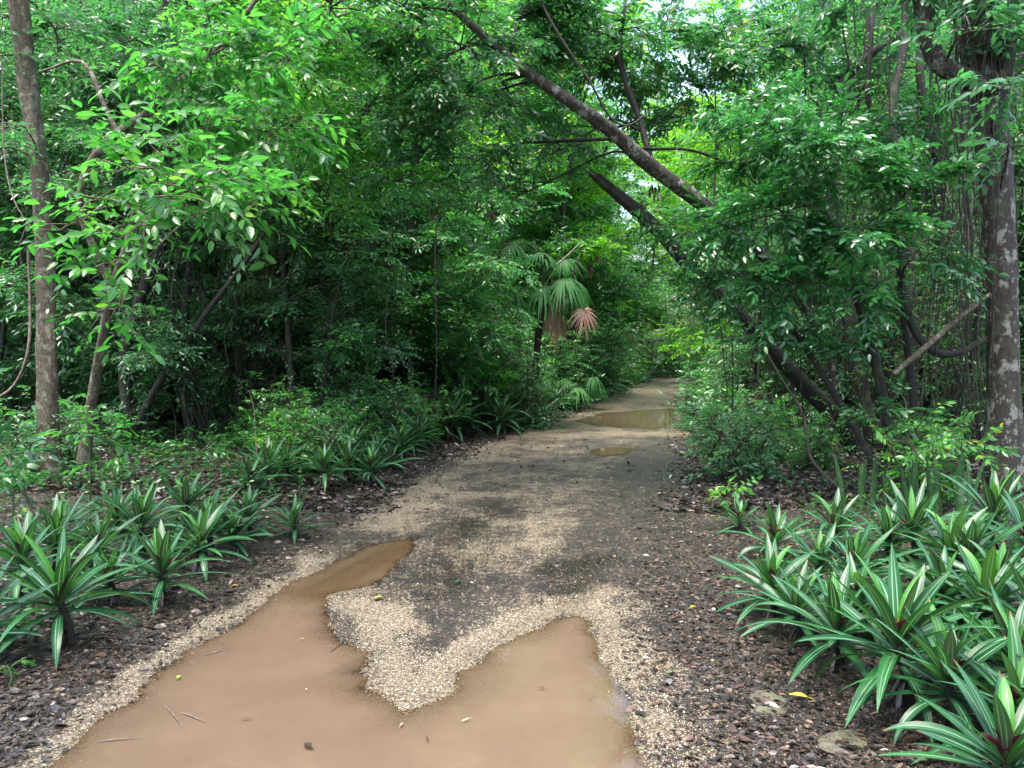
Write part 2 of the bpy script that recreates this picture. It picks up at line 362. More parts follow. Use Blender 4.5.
def watermat():
    m, nt, ns, ls = newmat('muddy_water')
    at = nd(ns, 'ShaderNodeAttribute', attribute_name='lc'); sp = nd(ns, 'ShaderNodeSeparateXYZ'); ls.new(at.outputs['Vector'], sp.inputs[0])
    ge = nd(ns, 'ShaderNodeNewGeometry'); v = ge.outputs['Position']
    n1 = noise(ns, ls, v, 2.3, 7, .68)
    c = ramp(ns, [(.3, (.110, .076, .053)), (.52, (.124, .087, .061)), (.7, (.140, .099, .070))]); ls.new(n1, c.inputs[0])
    cc = mixc(ns, ls, sp.outputs[1], c.outputs[0], (.13, .105, .068))
    df = nd(ns, 'ShaderNodeBsdfDiffuse'); ls.new(cc, df.inputs[0])
    tr = nd(ns, 'ShaderNodeBsdfTransparent'); tr.inputs[0].default_value = (.86, .78, .66, 1)
    mx = nd(ns, 'ShaderNodeMixShader'); ls.new(sp.outputs[0], mx.inputs[0]); ls.new(tr.outputs[0], mx.inputs[1]); ls.new(df.outputs[0], mx.inputs[2])
    gl = nd(ns, 'ShaderNodeBsdfGlossy'); gl.inputs['Roughness'].default_value = .008
    b = nd(ns, 'ShaderNodeBump'); b.inputs['Strength'].default_value = .16; b.inputs['Distance'].default_value = .01
    mp = nd(ns, 'ShaderNodeMapping'); mp.inputs['Scale'].default_value = (1, .5, 1); ls.new(v, mp.inputs[0])
    nn = noise(ns, ls, mp.outputs[0], 9, 3, .5); ls.new(nn, b.inputs['Height']); ls.new(b.outputs[0], gl.inputs['Normal'])
    fr = nd(ns, 'ShaderNodeFresnel'); fr.inputs[0].default_value = 1.5; ls.new(b.outputs[0], fr.inputs['Normal'])
    m2 = nd(ns, 'ShaderNodeMixShader'); ls.new(fr.outputs[0], m2.inputs[0]); ls.new(mx.outputs[0], m2.inputs[1]); ls.new(gl.outputs[0], m2.inputs[2])
    o = nd(ns, 'ShaderNodeOutputMaterial'); ls.new(m2.outputs[0], o.inputs[0]); return m
M['water'] = watermat()

def build_ground():
    xs = np.unique(np.round(np.concatenate([-np.geomspace(3.4, 260, 60), np.arange(-3.4, 3.6, .03), np.arange(3.6, 9, .12), np.geomspace(9, 260, 45)]), 4))
    ys = np.unique(np.round(np.concatenate([[-150, -80, -40, -20, -10, -6, -3, -1, 0, .6, 1.0], np.arange(1.3, 7, .03), 7 * 1.006 ** np.arange(1, 300), np.geomspace(43, 300, 25)]), 4))
    X, Y = np.meshgrid(xs, ys); z, g, w, sd = terrain(X.ravel(), Y.ravel())
    V = np.stack([X.ravel(), Y.ravel(), z], 1); nx = len(xs)
    mud = np.clip(-sd / .03, 0, 1) * .8
    A = np.stack([g, w, mud], 1)
    j, i = np.meshgrid(np.arange(len(ys) - 1), np.arange(nx - 1), indexing='ij'); b = (j * nx + i).ravel()
    q = np.stack([b, b + 1, b + nx + 1, b + nx], 1)
    cx = V[q, 0].mean(1); cy = V[q, 1].mean(1)
    rd = (cx > edge_l(cy) - .25) & (cx < edge_r(cy) + .25) & (cy > -9) & (cy < 75)
    for name, sel in (('dirt_road', rd), ('ground', ~rd)):
        qq = q[sel]; u, inv = np.unique(qq, return_inverse=True)
        mb = MB(); mb.add(V[u], q=inv.reshape(-1, 4), a=A[u]); tag(mb.build(name, M['ground']), kind='structure')
    # water sheets
    for name, poly in (('puddle', PUD1), ('puddle', PUD2), ('puddle', PUD3)):
        pa = np.array(poly); s = .03 if poly is PUD1 else .08
        gx = np.arange(pa[:, 0].min() - .15, pa[:, 0].max() + .15, s); gy = np.arange(pa[:, 1].min() - .15, pa[:, 1].max() + .15, s)
        X, Y = np.meshgrid(gx, gy); z, g, w, sd = terrain(X.ravel(), Y.ravel()); nx = len(gx)
        j, i = np.meshgrid(np.arange(len(gy) - 1), np.arange(nx - 1), indexing='ij'); b = (j * nx + i).ravel()
        q = np.stack([b, b + 1, b + nx + 1, b + nx], 1); q = q[(sd[q] < .04).any(1)]
        dep = np.maximum(-.0035 - z, 0)
        clear = np.zeros(len(z))
        if poly is PUD1:
            d = line_d(X.ravel(), Y.ravel(), gp([(412, 540), (385, 556), (350, 574), (318, 592)])); clear = np.clip(1.4 - d / .22, 0, 1)
        else: clear[:] = .4
        fac = (1 - np.exp(-dep * 70)) * (1 - .75 * clear)
        u, inv = np.unique(q, return_inverse=True)
        mb = MB(); V = np.stack([X.ravel(), Y.ravel(), np.full(X.size, -.0035)], 1)
        mb.add(V[u], q=inv.reshape(-1, 4), a=np.stack([fac, clear, clear * 0], 1)[u]); tag(mb.build(name, M['water']), kind='structure')
build_ground()

# ------------------------------------------------------------------ scattered ground stuff
def scatter(n, y0, y1, pw=1.6, spread=1.0):
    y = y0 + (y1 - y0) * rng.uniform(0, 1, n) ** pw
    x = rng.uniform(-1, 1, n) * (y * .72 + .6) * spread
    return x, y
def build_litter():
    x, y = scatter(190000, 2.2, 24, 1.9, 1.35); z, g, w, sd = terrain(x, y)
    out = np.maximum(edge_l(y) - x, x - edge_r(y))
    rightside = np.clip((x - (edge_l(y) * .4 + edge_r(y) * .6)) / .5, 0, 1) * .55
    keep = (rng.uniform(0, 1, len(x)) < np.clip(.22 + (fbm(x * 1.5, y * 1.5, 61) - .47) * 1.2 + rightside + (out + .35) * 2.0, 0.02, 1) * np.clip(1.2 - g * 1.1, 0, 1)) & (sd > .02)
    x, y, z = x[keep], y[keep], z[keep]; K = len(x)
    a = rng.uniform(0, 6.283, K); D = np.stack([np.cos(a), np.sin(a), rng.normal(0, .18, K)], 1)
    N = np.array([[0, 0, 1.]]) + rng.normal(0, .33, (K, 3)); L = rng.uniform(.010, .040, K) * (1 + .9 * (rng.uniform(0, 1, K) > .9))  * (1 + y * .02)
    mb = MB(); leaves(mb, np.stack([x, y, z + rng.uniform(.003, .014, K)], 1), D, N, L, L * rng.uniform(.35, .65, K), rng.uniform(0, 1, K) ** 1.2, 3, droop=.12, fold=.6)
    tag(mb.build('leaf_litter', M['litter']), 'wet dark brown fallen leaves strewn over the soil beside the track', 'leaf litter', kind='stuff')
    x, y = scatter(110000, 7.5, 24, 1.3, 1.2); z, g, w, sd = terrain(x, y); out = np.maximum(edge_l(y) - x, x - edge_r(y))
    keep = (rng.uniform(0, 1, len(x)) < np.clip(.06 + (fbm(x * 1.5, y * 1.5, 61) - .5) * .8 + (out + .45) * 2.0, 0.02, 1) * np.clip(1.15 - g * 1.2, 0, 1)) & (sd > .02)
    x, y, z = x[keep], y[keep], z[keep]; K = len(x); a = rng.uniform(0, 6.283, K); D = np.stack([np.cos(a), np.sin(a), rng.normal(0, .3, K)], 1); L = rng.uniform(.03, .10, K)
    mb = MB(); leaves(mb, np.stack([x, y, z + rng.uniform(.004, .02, K)], 1), D, np.array([[0, 0, 1.]]) + rng.normal(0, .5, (K, 3)), L, L * rng.uniform(.35, .6, K), rng.uniform(0, 1, K) ** 1.1, 1, droop=.2, fold=1.2)
    tag(mb.build('leaf_litter', M['litter']), 'curled dark dead leaves strewn under the trees farther along the track', 'leaf litter', kind='stuff')
    # crumbs of soil and small dark stones
    x, y = scatter(230000, 2.3, 14, 1.7, 1.15); z, g, w, sd = terrain(x, y); k = (rng.uniform(0, 1, len(x)) < np.clip(1.05 - g * 1.3, .05, 1)) & (sd > .0); x, y, z = x[k], y[k], z[k]; K = len(x)
    O = np.array([[1, 0, 0], [0, 1, 0], [-1, 0, 0], [0, -1, 0], [0, 0, .8]], float); q = rng.uniform(.0014, .0048, K)[:, None, None] * (1 + 1.2 * (rng.uniform(0, 1, K) > .97))[:, None, None]
    V = O[None] * rng.uniform(.5, 1.4, (K, 5, 3)) * q + np.stack([x, y, z + .001], 1)[:, None]
    F = np.array([[0, 1, 4], [1, 2, 4], [2, 3, 4], [3, 0, 4]]); t = (np.arange(K)[:, None, None] * 5 + F[None]).reshape(-1, 3); A = np.zeros((K, 5, 3)); A[..., 2] = rng.uniform(0, 1, K)[:, None] ** 1.1
    mb = MB(); mb.add(V.reshape(-1, 3), t=t, a=A.reshape(-1, 3)); tag(mb.build('soil_crumbs', M['litter'], smooth=False), 'dark crumbs of wet soil and small stones on the track', 'soil', kind='stuff')
    # twigs in the litter
    x, y = scatter(1500, 2.4, 20, 1.5); z, g, w, sd = terrain(x, y); out = np.maximum(edge_l(y) - x, x - edge_r(y)); k = (out > .0) & (sd > .05)
    x, y, z = x[k], y[k], z[k]; K = len(x); a = rng.uniform(0, 6.283, K); l = rng.uniform(.05, .3, K)
    A_ = np.stack([x, y, z + .012], 1); B_ = A_ + np.stack([np.cos(a) * l, np.sin(a) * l, rng.normal(0, .05, K) * l + .01], 1)
    mb = MB(); segs(mb, A_, B_, rng.uniform(.002, .005, K), .0015); tag(mb.build('twig_litter', M['vine']), 'thin brown twigs lying among the fallen leaves', 'twigs', kind='stuff')
    # pebbles
    x, y = scatter(330000, 2.3, 13, 1.7, .62); x = x * .9 + np.interp(y, [2, 8, 13], [-.4, .2, 1.3]); z, g, w, sd = terrain(x, y)
    gg = g + (fbm(x * 3, y * 3, 77) - .47) * 1.1
    k = (rng.uniform(0, 1, len(x)) < np.clip((gg - .34) * 2.4, .012, 1)) & (sd > -.03 - .22 * rng.uniform(0, 1, len(x)) ** 5); x, y, z = x[k], y[k], z[k]; K = len(x)
    O = np.array([[1, 0, 0], [0, 1, 0], [-1, 0, 0], [0, -1, 0], [0, 0, .8], [0, 0, -.5]], float)
    s = rng.uniform(.0015, .0042, K)[:, None, None] * (1 + .8 * (rng.uniform(0, 1, K) > .96))[:, None, None]; an = rng.uniform(0, 6.28, K); ca, sa = np.cos(an), np.sin(an)
    V = O[None] * rng.uniform(.6, 1.3, (K, 6, 3)); V = np.stack([V[..., 0] * ca[:, None] - V[..., 1] * sa[:, None], V[..., 0] * sa[:, None] + V[..., 1] * ca[:, None], V[..., 2]], -1) * s + np.stack([x, y, np.maximum(z + .002, np.where(sd[k] < 0, -.007, -1))], 1)[:, None]
    F = np.array([[0, 1, 4], [1, 2, 4], [2, 3, 4], [3, 0, 4]]); t = (np.arange(K)[:, None, None] * 6 + F[None]).reshape(-1, 3)
    A = np.zeros((K, 6, 3)); A[..., 2] = rng.uniform(0, 1, K)[:, None]
    m, nt, ns, ls = newmat('pale_gravel'); at = nd(ns, 'ShaderNodeAttribute', attribute_name='lc'); sp = nd(ns, 'ShaderNodeSeparateXYZ'); ls.new(at.outputs['Vector'], sp.inputs[0])
    r = ramp(ns, [(0, (.05, .039, .027)), (.3, (.155, .122, .080)), (.7, (.27, .222, .148)), (1, (.46, .41, .31))]); ls.new(sp.outputs[2], r.inputs[0])
    pr = nd(ns, 'ShaderNodeBsdfPrincipled'); ls.new(r.outputs[0], pr.inputs['Base Color']); pr.inputs['Roughness'].default_value = .5
    o = nd(ns, 'ShaderNodeOutputMaterial'); ls.new(pr.outputs[0], o.inputs[0])
    mb = MB(); mb.add(V.reshape(-1, 3), t=t, a=A.reshape(-1, 3)); tag(mb.build('gravel', m, smooth=False), 'pale cream gravel along the muddy puddle rim and track', 'gravel', kind='stuff')
build_litter()

# floor plants nobody could count
def ground_cover():
    mb = MB(); wm = MB()
    def patch(n, sel, L, hgt, lod, y0, y1, pw=1.3, sp=1.0):
        x, y = scatter(n, y0, y1, pw, sp); z, g, w, sd = terrain(x, y)
        k = sel(x, y) & (rng.uniform(0, 1, n) < np.clip((fbm(x * .9, y * .9, 91) - .30) * 4, .05, 1)); x, y, z = x[k], y[k], z[k]; K = len(x)
        O = np.stack([x, y, z], 1); d = np.array([[0, 0, 1.]]) + rng.normal(0, .35, (K, 3)); l = rng.uniform(.4, 1, K) * hgt
        tr = np.clip(fbm(x * 2, y * 2, 15) + rng.normal(0, .2, K), 0, 1)
        T = O + nrm(d) * l[:, None]; segs(wm, O, T, .003, .002)
        for a in range(6):
            an = rng.uniform(0, 6.28, K); D = np.stack([np.cos(an), np.sin(an), rng.uniform(-.4, .5, K)], 1); f = rng.uniform(.45, 1, (K, 1))
            s = rng.uniform(.6, 1.2, K) * L
            leaves(mb, O + nrm(d) * l[:, None] * f, D, np.array([[0, 0, 1.]]) + rng.normal(0, .3, (K, 3)), s, s * .45, np.clip(tr + rng.normal(0, .15, K), 0, 1), lod)
    L_ = lambda a, b: (lambda x, y: (edge_l(y) - x > a) & (edge_l(y) - x < b))
    R_ = lambda a, b: (lambda x, y: (x - edge_r(y) > a) & (x - edge_r(y) < b))
    patch(2600, lambda x, y: (edge_l(y) - x > .75 - .02 * y) & (edge_l(y) - x < 4), .055, .2, 3, 3.6, 10)
    patch(1500, L_(1.0, 6), .075, .3, 3, 6, 14, 1.1)
    patch(1500, R_(.9, 5), .06, .25, 3, 5, 14, 1.1)
    patch(9000, lambda x, y: (edge_l(y) - x > .9) | (x - edge_r(y) > .5), .09, .4, 1, 10, 30, 1.1)
    o = mb.build('ground_cover', M['leaf_mid']); tag(o, 'low green seedlings and small leaves covering the forest floor', 'ground cover', kind='stuff')
    tag(wm.build('stems', M['stemg'], o), kind='stuff')
ground_cover()

# ------------------------------------------------------------------ trees from real positions
def px(path): return [P(*p) for p in path]
def blobtree(name, label, cat, stems, blobs, leaf='leaf_mid', bark='bark_mid', L=.10, W=.042, dens=95, nl=9, twl=.34, seed=1, lod=3, hang=.25, group=None, dead=None, wob=.05, njit=.48, extra=None, limbs=None, skip=()):
    """stems: [(points, radii)], blobs: [(centre, radius)] in metres; leaves grow on twigs round the blob limbs"""
    g = np.random.default_rng(seed)
    st = [(np.array(p, float), r) for p, r in stems]
    base = st[0][0][0].copy() if st else np.array(blobs[0][0])
    root = empty(name, base, label, cat, group)
    tm = MB(); allp = []; allr = []
    for k, (p, r) in enumerate(st):
        if isinstance(limbs, dict) and k in limbs:
            l_ = MB(); c = tube(l_, p - base, r, 18, g.uniform(), wob, seed + k); l_.build('limb', M[limbs[k]], root)
        else: c = tube(tm, p - base, r, 20 if max(r) > .08 else 8, g.uniform(), wob, seed + k)
        if k in skip: continue
        allp.append(c)
        allr.append(np.interp(np.linspace(0, 1, len(c)), np.linspace(0, 1, len(r)), r))
    if blobs:
        AP = np.concatenate(allp); AR = np.concatenate(allr)
        bm_ = tm; lm = MB(); wm = tm
        for c, rad in blobs:
            c = np.array(c, float) - base
            dist = np.linalg.norm(AP - c, axis=1) + np.maximum(AP[:, 2] - c[2], 0) * .8
            k = int(np.argmin(dist)); a = AP[k]; d = c - a; ln = np.linalg.norm(d)
            m1 = a + d * .35 + np.array([0, 0, .12 * ln]) + g.normal(0, .06 * ln, 3); m2 = a + d * .7 + np.array([0, 0, .1 * ln]) + g.normal(0, .04 * ln, 3)
            r0 = min(AR[k] * .5, .008 + .012 * rad + .004 * ln)
            cc = tube(bm_, [a, m1, m2, c], [r0, r0 * .7, r0 * .5, r0 * .35], 6, g.uniform())
            nb = max(4, int(6 + rad * 5)); O = []; Dd = []
            ends = []
            for b in range(nb):
                dv = nrm(g.normal(0, 1, 3) * [1, 1, .55] + [0, 0, .1]); e = c + dv * rad * g.uniform(.65, 1.05) * [1, 1, .75]
                s0 = cc[int(len(cc) * g.uniform(.7, .99))]; md = (s0 + e) / 2 + g.normal(0, .08 * rad, 3) + [0, 0, .08 * rad]
                br = tube(bm_, [s0, md, e], [r0 * .4, .006, .003], 4, g.uniform()); ends.append(br)
            n = int(dens * rad * rad / .64)
            bi = g.integers(0, nb, n)
            for q in range(n):
                br = ends[bi[q]]; j = int(g.integers(len(br) // 4, len(br))); p0 = br[j]
                O.append(p0); dv = p0 - c; dd = g.normal(0, 1, 3) * [1, 1, .45] + nrm(dv) * 1.1 + nrm(br[-1] - br[0]) * .4; Dd.append(dd)
            O = np.array(O); Dd = nrm(np.array(Dd))
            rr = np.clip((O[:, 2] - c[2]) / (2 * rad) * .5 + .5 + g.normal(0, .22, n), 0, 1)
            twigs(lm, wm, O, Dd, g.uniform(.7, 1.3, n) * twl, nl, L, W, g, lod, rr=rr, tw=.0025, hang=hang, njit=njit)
        lm.build('crown', M[leaf], root)
    tm.build('trunk' if max(max(r) for p, r in stems) > .03 else 'stem', M[bark], root)
    if dead:
        dm = MB()
        for c, rad, n in dead:
            c = np.array(c, float) - base
            O = c + g.normal(0, .45, (n, 3)) * rad; D = np.stack([g.normal(0, .35, n), g.normal(0, .35, n), -np.ones(n)], 1)
            leaves(dm, O, D, g.normal(0, 1, (n, 3)), g.uniform(.07, .14, n), g.uniform(.03, .05, n), g.uniform(0, 1, n), 3, droop=.1, fold=2)
            segs(dm, O, O + [0, 0, .05] + g.normal(0, .02, (n, 3)), .002, .002)
        dm.build('dead_leaves', M['leaf_dead'], root)
    if extra: extra(root, base)
    return root
B_ = lambda L: [(P(u, v, D), r) for u, v, D, r in L]

# leaning tree that arches over the track
def stub(root, base):
    g = np.random.default_rng(3); e = P(600, 181, 9.32) - base; d = nrm(P(598, 178, 9.3) - P(626, 202, 9.4)); mb = MB()
    for k in range(11):
        o = g.normal(0, .026, 3); l = g.uniform(.05, .24); tube(mb, [e - d * .12 + o, e + d * l * .4 + o, e + d * l + o * .7 + g.normal(0, .012, 3)], [.02, .014, .002], 5, g.uniform())
    mb.build('splintered_end', M['bark_dark'], root)
lean = px([(866, 474, 10.9), (842, 425, 10.6), (806, 388, 10.4), (768, 346, 10.2), (730, 305, 10), (692, 268, 9.8), (657, 230, 9.6), (626, 202, 9.4), (598, 178, 9.3)])
limb = px([(836, 418, 10.55), (826, 350, 10.3), (792, 290, 9.9), (746, 240, 9.4), (700, 203, 9.0), (652, 166, 8.7), (610, 130, 8.5), (570, 102, 8.3), (530, 74, 8.2), (488, 40, 8.0), (445, 0, 7.9), (395, -60, 7.8)])
blobtree('leaning_tree', 'black trunk leaning across the track, ending in a broken stub below a thick mottled limb', 'tree',
    [(lean, [.14, .115, .105, .10, .09, .085, .078, .07, .05]), (limb, [.05, .05, .055, .065, .08, .078, .07, .062, .054, .045, .036, .028]),
     (px([(610, 130, 8.5), (640, 148, 8.6), (690, 150, 8.9), (740, 170, 9.2), (770, 200, 9.6)]), [.02, .018, .016, .012, .008]),
     (px([(652, 166, 8.7), (640, 120, 8.8), (620, 60, 8.9), (625, 0, 9)]), [.04, .035, .03, .02])],
    B_([(395, 10, 8.2, .9), (460, 50, 8.3, .85), (520, 20, 8.4, .9), (455, 120, 8.8, .75), (540, 60, 9, .7), (590, 30, 8.8, .9), (410, 90, 9.2, .8), (500, 110, 9.4, .7), (660, 40, 9.2, .9), (560, 150, 9.8, .5), (620, 90, 9.8, .6), (700, 90, 9.5, .8), (355, 60, 9.0, .8), (480, 170, 9.8, .6), (415, 165, 9.6, .7), (750, 50, 9.5, .9), (520, 195, 10, .35), (640, 90, 9.8, .7), (590, 70, 9.6, .7), (690, 120, 10, .6), (560, 20, 9.2, .7), (545, 150, 10, .5)]),
    leaf='leaf_dark', bark='bark_dark', L=.09, W=.038, dens=175, seed=11, wob=.09, limbs={1: 'bark_grey'}, skip=(0,), extra=stub,
    dead=[(P(590, 262, 9.6), .22, 16), (P(603, 128, 8.7), .15, 10), (P(434, 204, 9.6), .12, 12), (P(492, 208, 9.8), .12, 8), (P(335, 28, 8.8), .15, 10), (P(655, 190, 9), .1, 8), (P(500, 170, 9.4), .2, 10)])
# big mottled tree at the right edge
def aer(root, base):
    g = np.random.default_rng(5); rm = MB()
    for k in range(30):
        u = g.uniform(925, 1000); D = g.uniform(7.6, 8.4); v0 = g.uniform(-80, 60); v1 = g.uniform(180, 480)
        n = 8; us = u + np.cumsum(g.normal(0, 5.5, n)); p = [P(us[i], v0 + (v1 - v0) * i / (n - 1), D + .05 * math.sin(i + k)) - base for i in range(n)]
        tube(rm, p, [g.uniform(.004, .011), .004], 4, g.uniform())
    rm.build('aerial_roots', M['vine'], root)
blobtree('mottled_tree', 'big grey trunk blotched with pale lichen at the right edge with hanging roots', 'tree',
    [(px([(1010, 545, 8), (1006, 500, 8), (1004, 400, 8), (1002, 300, 8), (997, 200, 8), (990, 120, 8), (975, 40, 8), (966, -50, 8), (955, -200, 8)]), [.32, .20, .155, .15, .155, .15, .14, .125, .10]),
     (px([(994, 125, 7.95), (1006, 60, 7.9), (1012, 0, 7.9), (1020, -90, 7.8)]), [.09, .08, .075, .07]),
     (px([(990, 90, 7.95), (965, 78, 7.8), (938, 62, 7.7), (925, 25, 7.6), (915, -30, 7.5), (890, -110, 7.4)]), [.12, .10, .09, .08, .07, .05])],
    B_([(1000, 90, 6.6, .32), (980, 30, 6.8, .35), (1010, 150, 6.6, .25), (930, -40, 7.6, .8), (1030, -20, 7.5, .8), (880, -20, 8, .8), (1040, 60, 8, .7), (1010, -90, 7, .8)]),
    leaf='leaf_cool', bark='bark_grey', L=.12, W=.055, dens=110, seed=12, extra=aer)
# dense glossy shrub under and around the leaning trunk
blobtree('broadleaf_shrub', 'tall glossy-leaved shrub spilling over the leaning trunk on the right', 'shrub',
    [(px([(905, 505, 8.1), (890, 430, 8.1), (870, 340, 8), (840, 250, 7.9), (810, 180, 7.8)]), [.06, .05, .045, .035, .02]),
     (px([(912, 505, 8.2), (915, 420, 8.3), (905, 330, 8.3), (895, 230, 8.2)]), [.05, .045, .035, .02]),
     (px([(892, 500, 8.0), (850, 420, 8.2), (800, 340, 8.3), (750, 280, 8.4)]), [.04, .035, .03, .015])],
    B_([(790, 140, 7.6, .62), (850, 160, 7.5, .65), (740, 165, 8.2, .5), (905, 190, 7.6, .5), (720, 225, 8.5, .45), (780, 215, 7.7, .65), (845, 235, 7.5, .65), (745, 285, 8.6, .4), (800, 285, 7.9, .55), (865, 300, 7.7, .5), (800, 335, 8.0, .32), (710, 275, 8.8, .3), (925, 260, 7.8, .4), (760, 105, 8, .45), (900, 130, 7.9, .45), (690, 290, 9, .22), (850, 350, 8.1, .3), (695, 235, 8.8, .3), (662, 222, 8.9, .2), (682, 258, 8.8, .24), (716, 305, 8.9, .22), (640, 205, 9, .13), (770, 345, 8.8, .22)]),
    leaf='leaf_glossy', bark='bark_dark', L=.095, W=.042, dens=240, seed=13, hang=.2)
# left edge tree
blobtree('knobbly_tree', 'tall pale brown knobbly trunk standing at the left edge', 'tree',
    [(px([(52, 500, 8.4), (49, 450, 8.4), (47, 350, 8.4), (44, 250, 8.4), (38, 160, 8.4), (28, 80, 8.4), (18, 0, 8.4), (8, -90, 8.4), (0, -220, 8.4)]), [.15, .10, .092, .097, .092, .09, .088, .085, .08])],
    B_([(20, -60, 8, .8), (60, 40, 9.5, .7), (-20, 60, 8.5, .6), (90, -20, 8.5, .8), (-25, 150, 8, .5), (10, 130, 7.5, .22)]),
    leaf='leaf_cool', bark='bark_pale', L=.09, W=.03, dens=140, seed=14, wob=.11)
# second left trunk with the large bright leaves hanging in front
blobtree('large_leaved_tree', 'slim crooked tree at the left with large bright leaves drooping before its trunk', 'tree',
    [(px([(84, 462, 8.0), (92, 400, 7.9), (102, 340, 7.7), (112, 290, 7.5), (126, 248, 7.3), (136, 206, 7.1)]), [.07, .05, .042, .038, .034, .028]),
     (px([(112, 290, 7.5), (82, 215, 7.3), (88, 168, 7.2), (118, 134, 7.1), (150, 112, 7.0), (172, 88, 6.9), (200, 66, 6.8), (240, 20, 6.8), (280, -30, 6.8)]), [.035, .035, .035, .042, .04, .035, .028, .02, .015]),
     (px([(118, 134, 7.1), (104, 105, 7.1), (82, 62, 7.1), (40, 72, 7.1)]), [.025, .02, .018, .01]),
     (px([(136, 206, 7.1), (165, 214, 6.7), (210, 212, 6.4), (260, 200, 6.2)]), [.03, .022, .016, .01])],
    B_([(130, 170, 5.6, .34), (180, 200, 5.5, .36), (95, 200, 5.6, .28), (125, 235, 5.4, .22), (220, 180, 5.8, .4), (90, 280, 5.6, .2), (110, 320, 5.8, .22), (160, 140, 6, .3), (260, 215, 5.9, .3), (210, 120, 6.3, .45), (270, 130, 6.4, .45), (150, 60, 6.6, .45), (215, 50, 6.6, .5), (290, 60, 6.6, .5), (60, 230, 5.8, .2)]),
    leaf='leaf_bright', bark='bark_pale', L=.115, W=.052, dens=165, nl=7, seed=15, hang=.3)
# forked black tree
blobtree('forked_tree', 'thin black trunk forking into two leaning stems in the shade on the left', 'tree',
    [(px([(134, 428, 11), (126, 395, 11), (126, 345, 11), (138, 305, 11), (152, 268, 11), (172, 220, 11), (200, 150, 11), (230, 60, 11), (260, -60, 11)]), [.10, .085, .08, .07, .06, .055, .05, .04, .03]),
     (px([(136, 428, 10.9), (158, 385, 10.8), (185, 345, 10.8), (212, 305, 10.8), (250, 255, 10.8), (290, 190, 10.9), (330, 110, 11), (360, 0, 11)]), [.06, .048, .042, .038, .032, .028, .022, .015])],
    B_([(230, 40, 10.5, .9), (300, 120, 10.5, .9), (340, 50, 10.5, .9), (180, 110, 10.5, .8), (370, 130, 10.8, .8), (260, 180, 10.5, .6), (330, 195, 10.8, .6), (120, 40, 10.5, .9), (385, 200, 11, .5), (290, 10, 10, .9), (400, 40, 11, .9)]),
    leaf='leaf_mid', bark='bark_dark', L=.085, W=.036, dens=180, seed=16)
# canopy over the left side
blobtree('canopy_tree', 'leafy tree whose bright crown fills the top of the picture left of the middle', 'tree',
    [(px([(352, 430, 13), (350, 350, 13), (345, 250, 12.5), (335, 120, 11.5), (320, 0, 10), (300, -120, 9)]), [.08, .075, .07, .06, .05, .04])],
    B_([(260, 30, 8, .8), (330, 20, 8, .8), (200, 10, 7.8, .7), (300, 90, 8.2, .7), (370, 110, 9, .8), (240, 100, 8, .6), (330, 150, 9, .7), (400, 180, 10, .6), (290, 150, 8.6, .5), (380, 20, 9, .8), (440, 15, 9.5, .8), (340, 215, 9.6, .4)]),
    leaf='leaf_bright', bark='bark_mid', L=.085, W=.036, dens=190, seed=17)
# tree with low hanging dark boughs in the middle
blobtree('slender_tree', 'slender pale stem with a leafy tuft half way up, left of the palm', 'tree',
    [(px([(414, 425, 14), (410, 380, 14), (412, 320, 14), (409, 260, 14), (412, 190, 14), (420, 100, 14), (425, -20, 14)]), [.09, .075, .07, .065, .06, .05, .03])],
    B_([(412, 330, 13.9, .5), (380, 345, 13.8, .4), (450, 300, 13.6, .7), (480, 330, 13.8, .7), (440, 240, 13.6, .8), (380, 230, 14, .8), (500, 260, 14, .8), (480, 190, 14, .8), (400, 130, 14, 1), (340, 250, 14.5, .7), (520, 200, 15, .8), (455, 365, 14, .5)]),
    leaf='leaf_mid', bark='bark_mid', L=.11, W=.042, dens=130, seed=18)
blobtree('bright_shrub', 'bright green tall shrub left of the fan palm, above the long row of rosettes', 'shrub',
    [(px([(470, 425, 15.5), (468, 380, 15.4), (462, 330, 15.2), (455, 290, 15)]), [.03, .025, .02, .015]), (px([(474, 425, 15.5), (490, 370, 15.2), (500, 330, 15)]), [.025, .02, .015])],
    B_([(450, 300, 14.8, .7), (480, 340, 14.8, .6), (440, 345, 14.8, .6), (495, 300, 15, .6), (470, 375, 14.8, .5), (500, 375, 15, .5), (425, 300, 14.6, .6)]),
    leaf='leaf_bright', bark='bark_dark', L=.12, W=.05, dens=130, seed=21, lod=1)
blobtree('fine_leaved_tree', 'fine-leaved tree filling the shade between the crooked tree and the slender pale stem', 'tree',
    [(px([(292, 430, 11.6), (290, 360, 11.6), (284, 280, 11.5), (278, 200, 11.4), (270, 120, 11.3)]), [.05, .045, .04, .03, .02]), (px([(240, 425, 12), (236, 330, 12), (246, 240, 11.9)]), [.035, .03, .02])],
    B_([(220, 250, 11, .5), (260, 225, 10.8, .5), (300, 240, 10.9, .5), (335, 270, 11.3, .5), (250, 290, 11.3, .45), (300, 300, 11.4, .45), (345, 320, 11.6, .4), (210, 320, 11.6, .4), (270, 350, 11.5, .4), (320, 360, 11.5, .35), (170, 300, 11.8, .4), (375, 290, 11.8, .5), (390, 350, 12.2, .4), (230, 375, 11.5, .3), (120, 280, 12, .4), (80, 330, 12, .4), (180, 370, 11.8, .3)]),
    leaf='leaf_cool', bark='bark_mid', L=.065, W=.028, dens=230, seed=23, lod=1, twl=.3)
